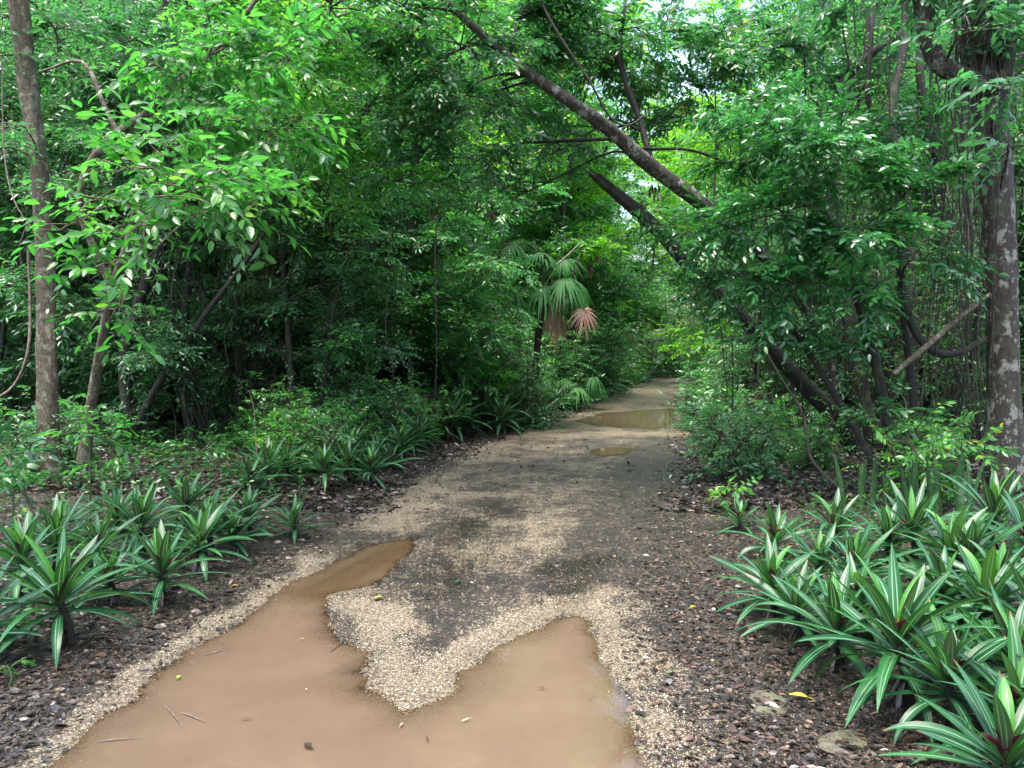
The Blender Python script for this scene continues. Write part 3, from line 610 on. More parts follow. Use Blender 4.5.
# bare dark branches of the tree at the upper right
blobtree('dark_branched_tree', 'dark bare-limbed tree with branches crossing behind the glossy shrub at the upper right', 'tree',
    [(px([(880, 470, 11), (860, 380, 11), (840, 260, 11), (832, 180, 11), (834, 100, 11), (866, 58, 10.8), (918, 24, 10.6), (960, -20, 10.5)]), [.12, .1, .09, .08, .07, .06, .05, .03]),
     (px([(866, 58, 10.8), (868, 20, 10.8), (866, -30, 10.8)]), [.035, .03, .02]),
     (px([(832, 160, 11), (818, 110, 11), (806, 60, 11), (800, 0, 11)]), [.04, .03, .02, .01]),
     (px([(905, 480, 10), (912, 330, 10), (905, 200, 10), (890, 120, 10), (905, 40, 10), (900, -60, 10)]), [.09, .08, .07, .06, .05, .03]),
     (px([(960, 480, 11), (955, 300, 11), (940, 180, 11), (920, 80, 11), (925, -20, 11)]), [.09, .08, .07, .06, .04])],
    B_([(780, 60, 11, .9), (840, 30, 11, .9), (900, 60, 11, .8), (720, 30, 11, .8), (860, 110, 11.5, .7), (960, 160, 11, .6), (930, 110, 11, .6)]),
    leaf='leaf_mid', bark='bark_dark', L=.1, W=.042, dens=110, seed=19)

# generic forest prototypes -----------------------------------------------------
def gen_tree(seed, H, cb, cr, L, W, n_tw, leaf, bark, lod=1, r0=.075, nl=8, twl=.5):
    g = np.random.default_rng(seed); tm = MB(); lm = MB()
    k = 7; dx = np.cumsum(g.normal(0, .22, k)); dy = np.cumsum(g.normal(0, .22, k)); dx -= dx[0]; dy -= dy[0]
    pts = np.stack([dx, dy, np.linspace(0, H, k)], 1); rad = np.linspace(r0, r0 * .3, k)
    c = tube(tm, pts, rad, 7, g.uniform(), .06, seed); O = []; D = []; ZZ = []
    nb = int(10 + H * 1.3)
    for b in range(nb):
        f = g.uniform(cb, 1) ; j = int(f * (len(c) - 1)); a = c[j]; an = g.uniform(0, 6.283)
        ln = cr * g.uniform(.5, 1.05) * (1.1 - .5 * abs((f - cb) / (1 - cb) - .45)); up = g.uniform(.0, .6)
        e = a + np.array([math.cos(an) * ln, math.sin(an) * ln, up * ln]); md = (a + e) / 2 + [0, 0, .1 * ln] + g.normal(0, .08 * ln, 3)
        br = tube(tm, [a, md, e], [r0 * .3, r0 * .18, .008], 4, g.uniform())
        m = n_tw // nb; jj = g.integers(len(br) // 4, len(br), m); p0 = br[jj] + g.normal(0, .12 * ln, (m, 3)) * [1, 1, .6]; segs(tm, br[jj], p0, .006, .004)
        O.append(p0); D.append(g.normal(0, 1, (m, 3)) * [1, 1, .4] + nrm(e - a) * .6)
    O = np.concatenate(O); D = np.concatenate(D); n = len(O)
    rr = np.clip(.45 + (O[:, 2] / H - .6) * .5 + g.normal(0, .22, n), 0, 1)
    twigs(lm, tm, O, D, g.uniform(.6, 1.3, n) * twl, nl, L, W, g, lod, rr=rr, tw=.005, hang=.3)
    root = empty('tree', (0, 0, -50), 'tree', 'tree'); tm.build('trunk', M[bark], root); lm.build('crown', M[leaf], root); return root
def gen_bush(seed, H, rad, L, W, n_tw, leaf, lod=1, nl=8, twl=.35, stems=6):
    g = np.random.default_rng(seed); tm = MB(); lm = MB(); O = []; D = []
    for s in range(stems):
        an = g.uniform(0, 6.283); e = np.array([math.cos(an) * rad * g.uniform(.2, .9), math.sin(an) * rad * g.uniform(.2, .9), H * g.uniform(.6, 1)])
        c = tube(tm, [[0, 0, -.04], e * [.3, .3, .5] + g.normal(0, .08, 3), e], [.022, .014, .005], 5, g.uniform())
        m = n_tw // stems; j = g.integers(len(c) // 6, len(c), m); sp = rad * .28
        o_ = c[j] + g.normal(0, 1, (m, 3)) * [sp, sp, sp * .8]; o_[:, 2] = np.maximum(o_[:, 2], .12); segs(tm, c[j], o_, .004, .003); O.append(o_); D.append(g.normal(0, 1, (m, 3)) * [1, 1, .4] + nrm(e * [1, 1, .2]) * .5)
    O = np.concatenate(O); O[:, 2] = np.maximum(O[:, 2], .12); D = np.concatenate(D); n = len(O)
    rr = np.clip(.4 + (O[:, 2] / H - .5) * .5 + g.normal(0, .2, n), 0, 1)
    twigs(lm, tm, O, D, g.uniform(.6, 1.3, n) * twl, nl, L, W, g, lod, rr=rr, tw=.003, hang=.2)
    root = empty('bush', (0, 0, -50), 'bush', 'bush'); tm.build('stems', M['twig'], root); lm.build('foliage', M[leaf], root); return root
def gen_viney(seed, H, r0):
    """trunk wrapped and hung with lianas"""
    g = np.random.default_rng(seed); tm = MB(); vm = MB(); lm = MB()
    k = 6; dx = np.cumsum(g.normal(0, .16, k)); dy = np.cumsum(g.normal(0, .16, k))
    pts = np.stack([dx - dx[0], dy - dy[0], np.linspace(0, H, k)], 1); c = tube(tm, pts, [r0, r0 * .5], 7, 0, .08, seed)
    O = []
    for s in range(30):
        n = 9; z = np.linspace(g.uniform(0, .15) * (s % 3 > 0) * H, H * g.uniform(.35, 1), n); ph = g.uniform(0, 6.28); tw = g.normal(0, 2); off = abs(g.normal(0, .34)) + r0
        bx = np.interp(z, pts[:, 2], pts[:, 0]); by = np.interp(z, pts[:, 2], pts[:, 1])
        a = ph + tw * z / H; rr = off * (1 + .5 * np.sin(z * 1.3 + ph)) + np.cumsum(g.normal(0, .07, n))
        p = np.stack([bx + np.cos(a) * rr + g.normal(0, .05, n), by + np.sin(a) * rr + g.normal(0, .05, n), z], 1)
        tube(vm, p, [g.uniform(.004, .012), .004], 4, g.uniform()); O.append(p[g.integers(1, n, 16)])
    O = np.concatenate(O); n = len(O)
    twigs(lm, vm, O, g.normal(0, 1, (n, 3)) * [1, 1, .3], g.uniform(.2, .45, n), 6, .075, .03, g, 1, tw=.003)
    root = empty('vine_hung_tree', (0, 0, -50), 'tree', 'tree'); tm.build('trunk', M['bark_dark'], root); vm.build('vines', M['vine'], root); lm.build('leaves', M['leaf_mid'], root); return root
TR = [gen_tree(31, 13, .10, 2.2, .14, .056, 1700, 'leaf_mid', 'bark_dark'), gen_tree(32, 16, .12, 2.6, .13, .052, 2000, 'leaf_cool', 'bark_dark'),
      gen_tree(33, 11, .08, 2.1, .13, .05, 1600, 'leaf_cool', 'bark_mid'), gen_tree(34, 14, .12, 2.5, .14, .056, 1900, 'leaf_bright', 'bark_mid')]
LIME = [gen_tree(35, 12, .12, 2.6, .16, .07, 1700, 'leaf_sunlit_lime', 'bark_mid'), gen_tree(36, 10, .15, 2.4, .15, .065, 1600, 'leaf_bright', 'bark_mid')]
SAP = [gen_tree(41, 6.5, .08, 1.2, .10, .04, 950, 'leaf_mid', 'bark_dark', r0=.035, twl=.4), gen_tree(42, 5, .06, 1.0, .10, .04, 800, 'leaf_cool', 'bark_mid', r0=.03, twl=.4)]
BU = [gen_bush(51, 2.4, 1.3, .11, .046, 640, 'leaf_mid'), gen_bush(52, 1.9, 1.2, .10, .042, 560, 'leaf_cool'), gen_bush(53, 2.8, 1.4, .12, .048, 680, 'leaf_mid'), gen_bush(54, 1.5, 1.0, .10, .042, 480, 'leaf_bright')]
LOW = [gen_bush(55, .8, .6, .08, .034, 150, 'leaf_bright', 3, twl=.22), gen_bush(56, .7, .6, .075, .03, 150, 'leaf_cool', 3, twl=.2)]
VI = [gen_viney(61, 7.5, .055), gen_viney(62, 7, .04), gen_viney(63, 8, .07)]
used = set()
def put(proto, x, y, rz, s, name, label, cat, group, z=None, sz=None):
    if proto.name not in used and proto.location.z < -40:
        o = proto; used.add(proto.name)
    else: o = copy_tree(proto)
    o.name = name; o['label'] = label; o['category'] = cat
    if group: o['group'] = group
    elif 'group' in o: del o['group']
    o.location = (x, y, (gz(x, y) if z is None else z) - .03); o.rotation_euler = (0, 0, rz); o.scale = (s, s, s * (sz or 1))
    proto_done[id(proto)] = True
    return o
proto_done = {}
prg = np.random.default_rng(99)
def place_many(protos, n, cond, mind, smin, smax, name, labf, cat, groupf, y0, y1, spread=1.0, margin=2.5, exist=None):
    pts = exist if exist is not None else []; cnt = 0; tries = 0
    while cnt < n and tries < n * 60:
        tries += 1
        y = y0 + (y1 - y0) * prg.uniform(0, 1) ** .9; x = prg.uniform(-1, 1) * (y * .68 * spread + margin)
        if not cond(x, y): continue
        if any((x - a) ** 2 + (y - b) ** 2 < mind ** 2 for a, b in pts): continue
        pts.append((x, y)); put(protos[int(prg.integers(len(protos)))], x, y, prg.uniform(0, 6.28), prg.uniform(smin, smax), name, labf(x, y), cat, groupf(x, y), sz=(min(1.1, max(.52, (.49 * y + 2.6) / 14)) if name == 'tree' else None)); cnt += 1
    return pts
side = lambda x, y: x - (edge_l(y) + edge_r(y)) / 2
def offroad(x, y, m): return (x < edge_l(y) - m) or (x > edge_r(y) + m)
tl = lambda x, y: ('dark-stemmed forest tree standing back in the shade left of the track' if side(x, y) < 0 else 'dark-stemmed forest tree standing back in the shade right of the track')
tg = lambda x, y: ('trees in the forest left of the track' if side(x, y) < 0 else 'trees in the forest right of the track')
tp = place_many(TR, 95, lambda x, y: offroad(x, y, 2.0 if y < 15 else 3.4) and not (535 < x / y * FPX + 512 < 715 and y > 17), 1.6, .85, 1.15, 'tree', tl, 'tree', tg, 13.5, 34)
# the wall of trees that closes the view
fl = lambda x, y: 'pale distant tree in the wall of green beyond the end of the track'
fg = lambda x, y: 'distant trees beyond the bend'
place_many(TR + LIME, 75, lambda x, y: offroad(x, y, 1.5), 2.2, 1.0, 1.4, 'tree', fl, 'tree', fg, 34, 58, exist=tp)
HI = [gen_tree(37, 12, .5, 3.0, .15, .06, 1300, 'leaf_mid', 'bark_mid', r0=.12)]  # out-of-view trees with high crowns, added to cut sky light on the near ground
for i, (x, y) in enumerate([(-5.6, .5), (5.6, 0)]):
    put(HI[0], x, y, i * 1.7, 1.0, 'tree', 'unseen tall tree beside the track, added to shade the near puddle', 'tree', 'unseen trees added to shade the near end of the track')
# yellow-green trees over the middle distance, sunlit brightness put into the leaf colour
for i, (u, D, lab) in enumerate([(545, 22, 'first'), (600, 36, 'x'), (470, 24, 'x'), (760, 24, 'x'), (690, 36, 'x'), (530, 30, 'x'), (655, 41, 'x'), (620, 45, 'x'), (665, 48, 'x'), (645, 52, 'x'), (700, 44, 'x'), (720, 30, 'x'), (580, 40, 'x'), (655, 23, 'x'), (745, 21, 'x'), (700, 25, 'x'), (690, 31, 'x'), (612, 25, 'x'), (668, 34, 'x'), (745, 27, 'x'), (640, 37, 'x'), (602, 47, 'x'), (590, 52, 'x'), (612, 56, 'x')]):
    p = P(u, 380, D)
    put(LIME[i % 2], p[0] if offroad(p[0], D, .8) else (edge_l(D) - 1.0 if i % 2 else edge_r(D) + 1.0), D, i * 1.3, 1.0, 'tree', 'yellow-green tree behind the arch of branches, its sunlit glow put into the leaf colour', 'tree', 'yellow-green trees over the middle of the track')
sl = lambda x, y: ('thin leafy sapling among the stems left of the track' if side(x, y) < 0 else 'thin leafy sapling among the stems right of the track')
sg = lambda x, y: ('saplings left of the track' if side(x, y) < 0 else 'saplings right of the track')
place_many(SAP, 80, lambda x, y: offroad(x, y, 1.5), 1.3, .8, 1.2, 'sapling', sl, 'sapling', sg, 12.5, 30)
place_many(SAP, 34, lambda x, y: side(x, y) < 0 and offroad(x, y, 1.6) and x / y * FPX + 512 > -60, .8, .75, 1.15, 'sapling', sl, 'sapling', sg, 10.8, 16)
place_many(SAP, 16, lambda x, y: side(x, y) > 0 and offroad(x, y, 1.6), .8, .75, 1.15, 'sapling', sl, 'sapling', sg, 11.5, 17)
bl = lambda x, y: ('leafy understory bush behind the plants on the left of the track' if side(x, y) < 0 else 'leafy understory bush behind the plants on the right of the track')
bg_ = lambda x, y: ('understory bushes left of the track' if side(x, y) < 0 else 'understory bushes right of the track')
place_many(BU, 150, lambda x, y: offroad(x, y, 1.3) and not (y < 15 and side(x, y) < 0), 1.1, .75, 1.2, 'bush', bl, 'bush', bg_, 13, 40)
# vine-hung stems in the dark left interior
for i, (u, v, D) in enumerate([(205, 425, 11.5), (250, 420, 12.5), (300, 425, 13), (322, 430, 12.3), (270, 415, 16), (180, 415, 16), (345, 415, 17), (95, 415, 14), (50, 410, 15), (10, 410, 13), (150, 410, 18), (385, 412, 18), (230, 412, 19)]):
    p = P(u, v, D)
    put(VI[i % 3], p[0], D, i * 1.1, prg.uniform(.85, 1.15), 'vine_hung_tree', 'dark trunk wrapped in a tangle of hanging brown vines in the left forest', 'tree', 'vine-hung trunks in the left forest')
for i, (u, D) in enumerate([(885, 9.5), (930, 10.5), (960, 12), (985, 10), (820, 13), (770, 14)]):
    p = P(u, 420, D)
    put(VI[i % 3], p[0], D, i * 1.7 + .5, prg.uniform(.8, 1.1), 'vine_hung_tree', 'dark trunk wrapped in a tangle of hanging brown vines behind the glossy shrub', 'tree', 'vine-hung trunks behind the glossy shrub')
# bushes closing the end of the track and lining it
for i, (u, D, s, lab, g_) in enumerate([(560, 21, 1.0, 'n', 0), (585, 24, 1.0, 'n', 0), (607, 28, 1.0, 'n', 0), (625, 33, 1.0, 'n', 0), (430, 15, .8, 'n', 0), (529, 15.6, .75, 'n', 0), (480, 17.5, .9, 'n', 0), (515, 19, .9, 'n', 0), (400, 16, .8, 'n', 0), (636, 39, 1.1, 'n', 0)]):
    p = P(u, 400, D)
    put(BU[i % 4], p[0], D, i * .9, s, 'bush', 'green bush in the row lining the left edge of the track', 'bush', 'bushes lining the left edge')
for i, (u, D, s) in enumerate([(715, 16, .75), (740, 14.5, .7), (722, 20, .9), (712, 26, .9), (706, 32, 1.0), (700, 40, 1.1), (760, 16, .9)]):
    p = P(u, 400, D)
    put(BU[(i + 1) % 4], p[0] + .2, D, i * .7, s, 'bush', 'green bush in the row crowding the right edge of the track', 'bush', 'bushes crowding the right edge')
for i, (u, D) in enumerate([(648, 44), (668, 45), (688, 47), (640, 50), (700, 52), (675, 55), (605, 46), (592, 50), (615, 54), (600, 58), (585, 44)]):
    p = P(u, 380, D)
    put(BU[i % 4], p[0], D, i, 1.3, 'bush', 'pale green bush closing the far end of the track', 'bush', 'bushes at the far end of the track')

# ------------------------------------------------------------------ rosette plants
def rosmat():
    m, nt, ns, ls = newmat('striped_rosette_leaf')
    at = nd(ns, 'ShaderNodeAttribute', attribute_name='lc'); sp = nd(ns, 'ShaderNodeSeparateXYZ'); ls.new(at.outputs['Vector'], sp.inputs[0])
    ab = mth(ns, ls, 'ABSOLUTE', sp.outputs[0])
    g0 = ramp(ns, [(0, (.006, .050, .014)), (.5, (.012, .085, .022)), (.78, (.028, .13, .024)), (.9, (.06, .21, .025)), (1, (.10, .010, .028))]); ls.new(sp.outputs[2], g0.inputs[0])
    wv = nd(ns, 'ShaderNodeTexNoise'); wv.inputs['Scale'].default_value = 1.; wv.inputs['Detail'].default_value = 2
    cv = nd(ns, 'ShaderNodeCombineXYZ'); ls.new(mth(ns, ls, 'MULTIPLY', sp.outputs[0], 9), cv.inputs[0]); ls.new(mth(ns, ls, 'MULTIPLY', sp.outputs[2], 50), cv.inputs[1]); ls.new(mth(ns, ls, 'MULTIPLY', sp.outputs[1], 1.2), cv.inputs[2]); ls.new(cv.outputs[0], wv.inputs[0])
    st = ramp(ns, [(.0, (.25, .25, .25)), (.06, (0, 0, 0)), (.17, (0, 0, 0)), (.22, (1, 1, 1)), (.37, (1, 1, 1)), (.43, (0, 0, 0)), (.52, (.0, .0, .0)), (.56, (.35, .35, .35)), (.6, (0, 0, 0))]); ls.new(ab, st.inputs[0])
    k = ramp(ns, [(.38, (.08, .08, .08)), (.58, (1, 1, 1))]); ls.new(wv.outputs[0], k.inputs[0])
    notbr = mth(ns, ls, 'LESS_THAN', sp.outputs[2], .93)
    f = mth(ns, ls, 'MULTIPLY', mth(ns, ls, 'MULTIPLY', st.outputs[0], k.outputs[0]), mth(ns, ls, 'MULTIPLY', notbr, .95))
    top = mixc(ns, ls, f, g0.outputs[0], (.20, .36, .25))
    tip = mth(ns, ls, 'MULTIPLY', mth(ns, ls, 'GREATER_THAN', mth(ns, ls, 'ADD', sp.outputs[1], mth(ns, ls, 'MULTIPLY', wv.outputs[0], .12)), 1.0), mth(ns, ls, 'GREATER_THAN', mth(ns, ls, 'FRACT', mth(ns, ls, 'MULTIPLY', sp.outputs[2], 37.)), .5))
    top = mixc(ns, ls, tip, top, (.14, .08, .035))
    ge = nd(ns, 'ShaderNodeNewGeometry')
    und = mixc(ns, ls, .3, (.055, .012, .03), top)
    col = mixc(ns, ls, ge.outputs['Backfacing'], top, und)
    pr = nd(ns, 'ShaderNodeBsdfPrincipled'); ls.new(col, pr.inputs['Base Color']); pr.inputs['Roughness'].default_value = .36; pr.inputs['Specular IOR Level'].default_value = .4
    tl_ = nd(ns, 'ShaderNodeBsdfTranslucent'); ls.new(mixc(ns, ls, 1., top, (1.6, 2.0, .8), 'MULTIPLY'), tl_.inputs[0])
    mx = nd(ns, 'ShaderNodeMixShader'); mx.inputs[0].default_value = .22; ls.new(pr.outputs[0], mx.inputs[1]); ls.new(tl_.outputs[0], mx.inputs[2])
    o = nd(ns, 'ShaderNodeOutputMaterial'); ls.new(mx.outputs[0], o.inputs[0]); return m
M['rosette'] = rosmat()
def strap(mb, base, az, el0, curve, L, W, rnd, ch=.32, n=11, wpow=1, twist=0):
    """one strap leaf: starts at elevation el0 and bends down by `curve` radians along its length"""
    t = np.linspace(0, 1, n); el = el0 - curve * t ** 1.4; ds = L / (n - 1)
    r = np.concatenate([[0], np.cumsum(np.cos(el[:-1]) * ds)]); z = np.concatenate([[0], np.cumsum(np.sin(el[:-1]) * ds)])
    w = W * .5 * np.where(t < .45, .52 + .48 * np.sin(t / .45 * math.pi / 2), np.cos((t - .45) / .55 * math.pi / 2) ** .85 * 1.0 + .0)
    w[-1] = .0006
    s = np.array([-1, -.5, -.12, 0, .12, .5, 1.]); hd = np.array([math.cos(az), math.sin(az), 0]); sd_ = np.array([-math.sin(az), math.cos(az), 0])
    nv = np.stack([-np.sin(el)[:, None] * hd + np.array([0, 0, 1]) * np.cos(el)[:, None]], 0)[0]
    c = base + r[:, None] * hd + z[:, None] * np.array([0, 0, 1])
    chn = ch * (1 - .55 * t)
    tw = twist * t
    sv = sd_[None] * np.cos(tw)[:, None] + nv * np.sin(tw)[:, None]
    V = c[:, None] + sv[:, None] * (s[None, :, None] * w[:, None, None]) + nv[:, None] * ((np.abs(s) ** 1.3)[None, :, None] * (w * chn)[:, None, None] * 1.3)
    A = np.zeros((n, 7, 3)); A[..., 0] = s; A[..., 1] = t[:, None]; A[..., 2] = rnd
    j, i = np.meshgrid(np.arange(n - 1), np.arange(6), indexing='ij'); b = (j * 7 + i).ravel()
    mb.add(V.reshape(-1, 3), q=np.stack([b, b + 1, b + 8, b + 7], 1)[:, ::-1], a=A.reshape(-1, 3))
def gen_rosette(seed, nleaf=24, L=.40, W=.058, hh=.22):
    L = L * 1.14; nleaf += 5; W = W * .98
    g = np.random.default_rng(seed); lm = MB(); sm = MB(); cm = MB(); dm = MB()
    lean = g.normal(0, .05, 2); top = np.array([lean[0], lean[1], hh])
    tube(sm, [[0, 0, -.03], [lean[0] * .4, lean[1] * .4, hh * .5], top], [.024, .022, .02], 7)
    for k in range(nleaf):
        f = k / (nleaf - 1)                    # 0 inner .. 1 outer
        az = k * 2.39996 + g.normal(0, .22); el = R(82 - 84 * f ** .75 + g.normal(0, 7)); ll = L * g.uniform(.9, 1.08) * (.62 + .46 * math.sin(min(1, f * 1.5) * 1.57)) * g.uniform(.82, 1.12)
        if f > .85: ll *= .88
        base = top + np.array([math.cos(az) * .013, math.sin(az) * .013, .035 - .11 * f])
        rnd = .84 + g.uniform(0, .06) if f < .07 else g.uniform(0, .66) + (.15 if g.uniform() > .9 else 0)
        strap(lm, base, az, el, R(g.uniform(2, 30) + 22 * f ** 2 + (45 if g.uniform() > .85 else 0)), ll, W * g.uniform(.8, 1.15), rnd, ch=g.uniform(.2, .42), twist=g.normal(0, .35))
    for k in range(7):
        az = k * 2.1 + g.normal(0, .3); strap(cm, top + [0, 0, .02], az, R(g.uniform(45, 80)), R(20), g.uniform(.09, .16), .042, 1.0, ch=.8, n=7)
    for k in range(9):
        az = g.uniform(0, 6.28); z0 = g.uniform(.05, hh * .7); D = [math.cos(az), math.sin(az), -1.1]
        leaves(dm, np.array([[lean[0] * .4, lean[1] * .4, z0]]), np.array([D]), np.array([[0, 0, 1.]]), g.uniform(.12, .22), .025, g.uniform(0, .8), 3, droop=.2)
    root = empty('striped_rosette_plant', (0, 0, -50), 'plant', 'plant')
    lm.build('leaves', M['rosette'], root); cm.build('heart', M['rosette'], root); sm.build('stem', M['bark_dark'], root); dm.build('withered_leaves', M['litter'], root)
    return root
RO = [gen_rosette(71, 26), gen_rosette(72, 22, .42), gen_rosette(73, 28, .38), gen_rosette(74, 20, .36, .052, .15), gen_rosette(75, 24, .44, .062, .26)]
def ros(k, u, v, s, rz, label, group, hh=.24, D=None, dz=0):
    # D from the heart height: heart stands hh*s over the soil
    if D is None:
        D = 4.
        for _ in range(6):
            p = P(u, v, D); z = gz(p[0], D) + hh * s; D = D * (1.6 - z) / max(1.6 - p[2], .05)
    p = P(u, v, D)
    return put(RO[k % 5], p[0], D, rz, s, 'striped_rosette_plant', label, 'plant', group, z=gz(p[0], D) + .02 + dz)
GR = 'striped rosette plants in the right foreground'; GL = 'striped rosette plants in the left foreground'
for a in [
    (4, 912, 648, 1.05, .3, 'large striped rosette with a maroon heart and long arching leaves, biggest in the right foreground'),
    (1, 836, 622, .92, 1.2, 'striped rosette left of the biggest one, long leaves reaching over the bare soil'),
    (0, 774, 582, .85, 2.2, 'striped rosette nearest the track on the right, its lower leaves touching the litter'),
    (2, 862, 566, .9, .7, 'striped rosette directly behind the two front ones, dark leaves spread wide'),
    (3, 776, 528, .95, 3.3, 'small striped rosette at the back of the right bed beside the dark litter'),
    (0, 832, 524, .9, 4.1, 'striped rosette at the back of the right bed below the foot of the leaning trunk'),
    (1, 918, 530, 1.0, 5.0, 'striped rosette with upright leaves in front of the snake plants'),
    (2, 982, 558, 1.0, .1, 'striped rosette half way back at the right edge below the big mottled trunk'),
    (4, 978, 606, .95, 1.9, 'striped rosette right of and behind the biggest one'),
    (0, 1006, 752, .85, 2.8, 'striped rosette cut off by the bottom right corner'),
    (3, 1022, 690, 1.0, .5, 'striped rosette cut off by the right edge above the bottom corner'),
    (1, 1035, 620, .95, 1.5, 'striped rosette showing only its left leaves at the right edge'),
    (2, 935, 590, .85, 3.9, 'smaller striped rosette squeezed in behind the biggest one'),
    (3, 880, 610, .75, 4.4, 'low striped rosette hidden between the two front ones'),
    (0, 1030, 540, 1.0, 2.5, 'striped rosette farthest back at the right edge'),
    (4, 960, 690, .8, 5.5, 'low striped rosette between the biggest one and the bottom right corner'),
    (2, 812, 560, .8, 2.9, 'striped rosette in the middle of the right bed between the front and back rows'),
    (3, 740, 512, .7, .9, 'small outlying striped rosette at the left end of the right bed'),
    (4, 944, 556, .9, 2.2, 'striped rosette in the middle row behind the biggest one'),
    (1, 888, 536, .85, 1.1, 'striped rosette in the back row left of the upright one'),
    (2, 1002, 590, .9, 4.9, 'striped rosette crowded in the middle of the right edge'),
    (0, 800, 606, .75, 1.7, 'low striped rosette at the left rim of the right bed behind the front leaves'),
    (2, 1000, 655, .9, 3.6, 'striped rosette right of the biggest one at the same distance'),
    (0, 858, 600, .8, 5.9, 'low striped rosette in the gap behind the left front one'),
    (4, 990, 520, .95, 4.0, 'striped rosette in the back row before the mottled trunk'),
    (3, 1060, 700, .95, 1.0, 'striped rosette beyond the right edge with leaf tips reaching in'),
    (3, 955, 640, .75, 2.4, 'low striped rosette tucked under the right leaves of the biggest one')]:
    ros(*a, GR)
for a in [
    (4, 72, 600, 1.0, .9, 'largest striped rosette in the left foreground, one leaf arching down to the soil'),
    (1, 160, 566, .92, 2.3, 'striped rosette with a maroon heart nearest the puddle on the left'),
    (0, 20, 558, .95, .2, 'striped rosette at the left edge behind the largest one'),
    (2, 213, 524, .92, 1.4, 'striped rosette at the right end of the left clump'),
    (3, 118, 505, .9, 3.0, 'small striped rosette at the back of the left clump, leaves upright'),
    (0, 184, 505, .9, 4.2, 'striped rosette at the back of the left clump beside the bare soil'),
    (4, 138, 528, .85, 5.1, 'striped rosette in the middle of the left clump'),
    (3, 294, 516, .75, 1.0, 'small lone striped rosette standing right of the left clump'),
    (1, 92, 545, .8, 3.6, 'low striped rosette behind the largest one in the left clump'),
    (2, 240, 532, .7, .4, 'low striped rosette at the foot of the left clump nearest the track'),
    (0, -20, 620, .95, 2.0, 'striped rosette cut off by the left edge'),
    (1, 55, 540, .9, 5.3, 'striped rosette between the left edge and the middle of the left clump'),
    (0, 250, 515, .8, 2.6, 'striped rosette at the back right of the left clump'),
    (2, 118, 575, .75, 1.2, 'low striped rosette between the two front ones of the left clump'),
    (3, 60, 515, .9, 4.4, 'striped rosette at the back left of the left clump'),
    (4, 195, 545, .8, 3.1, 'striped rosette close behind the one nearest the puddle')]:
    ros(*a, GL)
for i, (u, D) in enumerate([(318, 8.6), (342, 9.2), (362, 9.0), (386, 10), (350, 10.2), (398, 11), (262, 8.4), (285, 8.9), (372, 10.4), (412, 12), (404, 11.6), (422, 12.6), (335, 9.8), (240, 8.1)]):
    ros(i, u, 0, .95, i * 1.9, 'striped rosette in the small clump by the track beyond the left foreground', 'striped rosettes in the second clump on the left', D=D)
for i, (u, D) in enumerate([(420, 14.2), (440, 14.6), (460, 14.2), (478, 14.8), (492, 15.2), (512, 15.8), (505, 14.6), (530, 16.6), (545, 17.4), (558, 18.2), (470, 15.8), (448, 13.4), (570, 20), (582, 22), (592, 24), (600, 26), (520, 17.5), (430, 13.2), (606, 28), (614, 30)]):
    p = P(u, 400, D)[0]
    ros(i, min(p, edge_l(D) - .12) / D * FPX + 512, 0, prg.uniform(1.3, 1.65), i * 2.1, 'striped rosette in the long row lining the left edge of the track', 'striped rosettes in the long row on the left', D=D)
for i, (x, D) in enumerate([(3.85, 15.8), (4.1, 16.5), (3.9, 15.0), (4.3, 15.4), (4.5, 17.5)]):
    ros(i, x / D * FPX + 512, 0, 1.15, i * 1.3, 'striped rosette in the cluster at the right edge near the far puddle', 'striped rosettes by the far puddle', D=D)

# ------------------------------------------------------------------ snake plants
def snakemat():
    m, nt, ns, ls = newmat('snake_plant_leaf')
    at = nd(ns, 'ShaderNodeAttribute', attribute_name='lc'); sp = nd(ns, 'ShaderNodeSeparateXYZ'); ls.new(at.outputs['Vector'], sp.inputs[0])
    cv = nd(ns, 'ShaderNodeCombineXYZ'); ls.new(mth(ns, ls, 'MULTIPLY', sp.outputs[0], 1.2), cv.inputs[0]); ls.new(mth(ns, ls, 'MULTIPLY', sp.outputs[1], 30), cv.inputs[1]); ls.new(mth(ns, ls, 'MULTIPLY', sp.outputs[2], 20), cv.inputs[2])
    n = noise(ns, ls, cv.outputs[0], 1., 4, .7); r = ramp(ns, [(.42, (.012, .055, .018)), (.60, (.06, .12, .05))]); ls.new(n, r.inputs[0])
    pr = nd(ns, 'ShaderNodeBsdfPrincipled'); ls.new(r.outputs[0], pr.inputs['Base Color']); pr.inputs['Roughness'].default_value = .35
    o = nd(ns, 'ShaderNodeOutputMaterial'); ls.new(pr.outputs[0], o.inputs[0]); return m
M['snake'] = snakemat()
def snake(u, D, n, seed, label, H=.6, sp=.12):
    g = np.random.default_rng(seed); p = P(u, 400, D); z = gz(p[0], D); root = empty('snake_plant', (p[0], D, z), label, 'plant', 'snake plants on the right')
    for k in range(n):
        mb = MB(); strap(mb, np.array([g.normal(0, sp), g.normal(0, sp * .6), -.02]), g.uniform(0, 6.28), R(g.uniform(76, 90)), R(g.uniform(0, 14)), H * g.uniform(.7, 1.1), .055, g.uniform(), ch=.5, n=14, twist=g.normal(0, .5))
        mb.build('leaf', M['snake'], root)
snake(862, 7.2, 4, 1, 'mottled snake plant with a few upright blades at the foot of the leaning trunk', .55, .07)
snake(905, 6.7, 7, 2, 'mottled snake plant, dense upright blades behind the upright rosette', .6)
snake(950, 6.6, 8, 3, 'mottled snake plant, upright blades just left of the big mottled trunk', .62, .16)
snake(1000, 6.4, 6, 4, 'mottled snake plant, blades standing in front of the big mottled trunk', .55, .13)

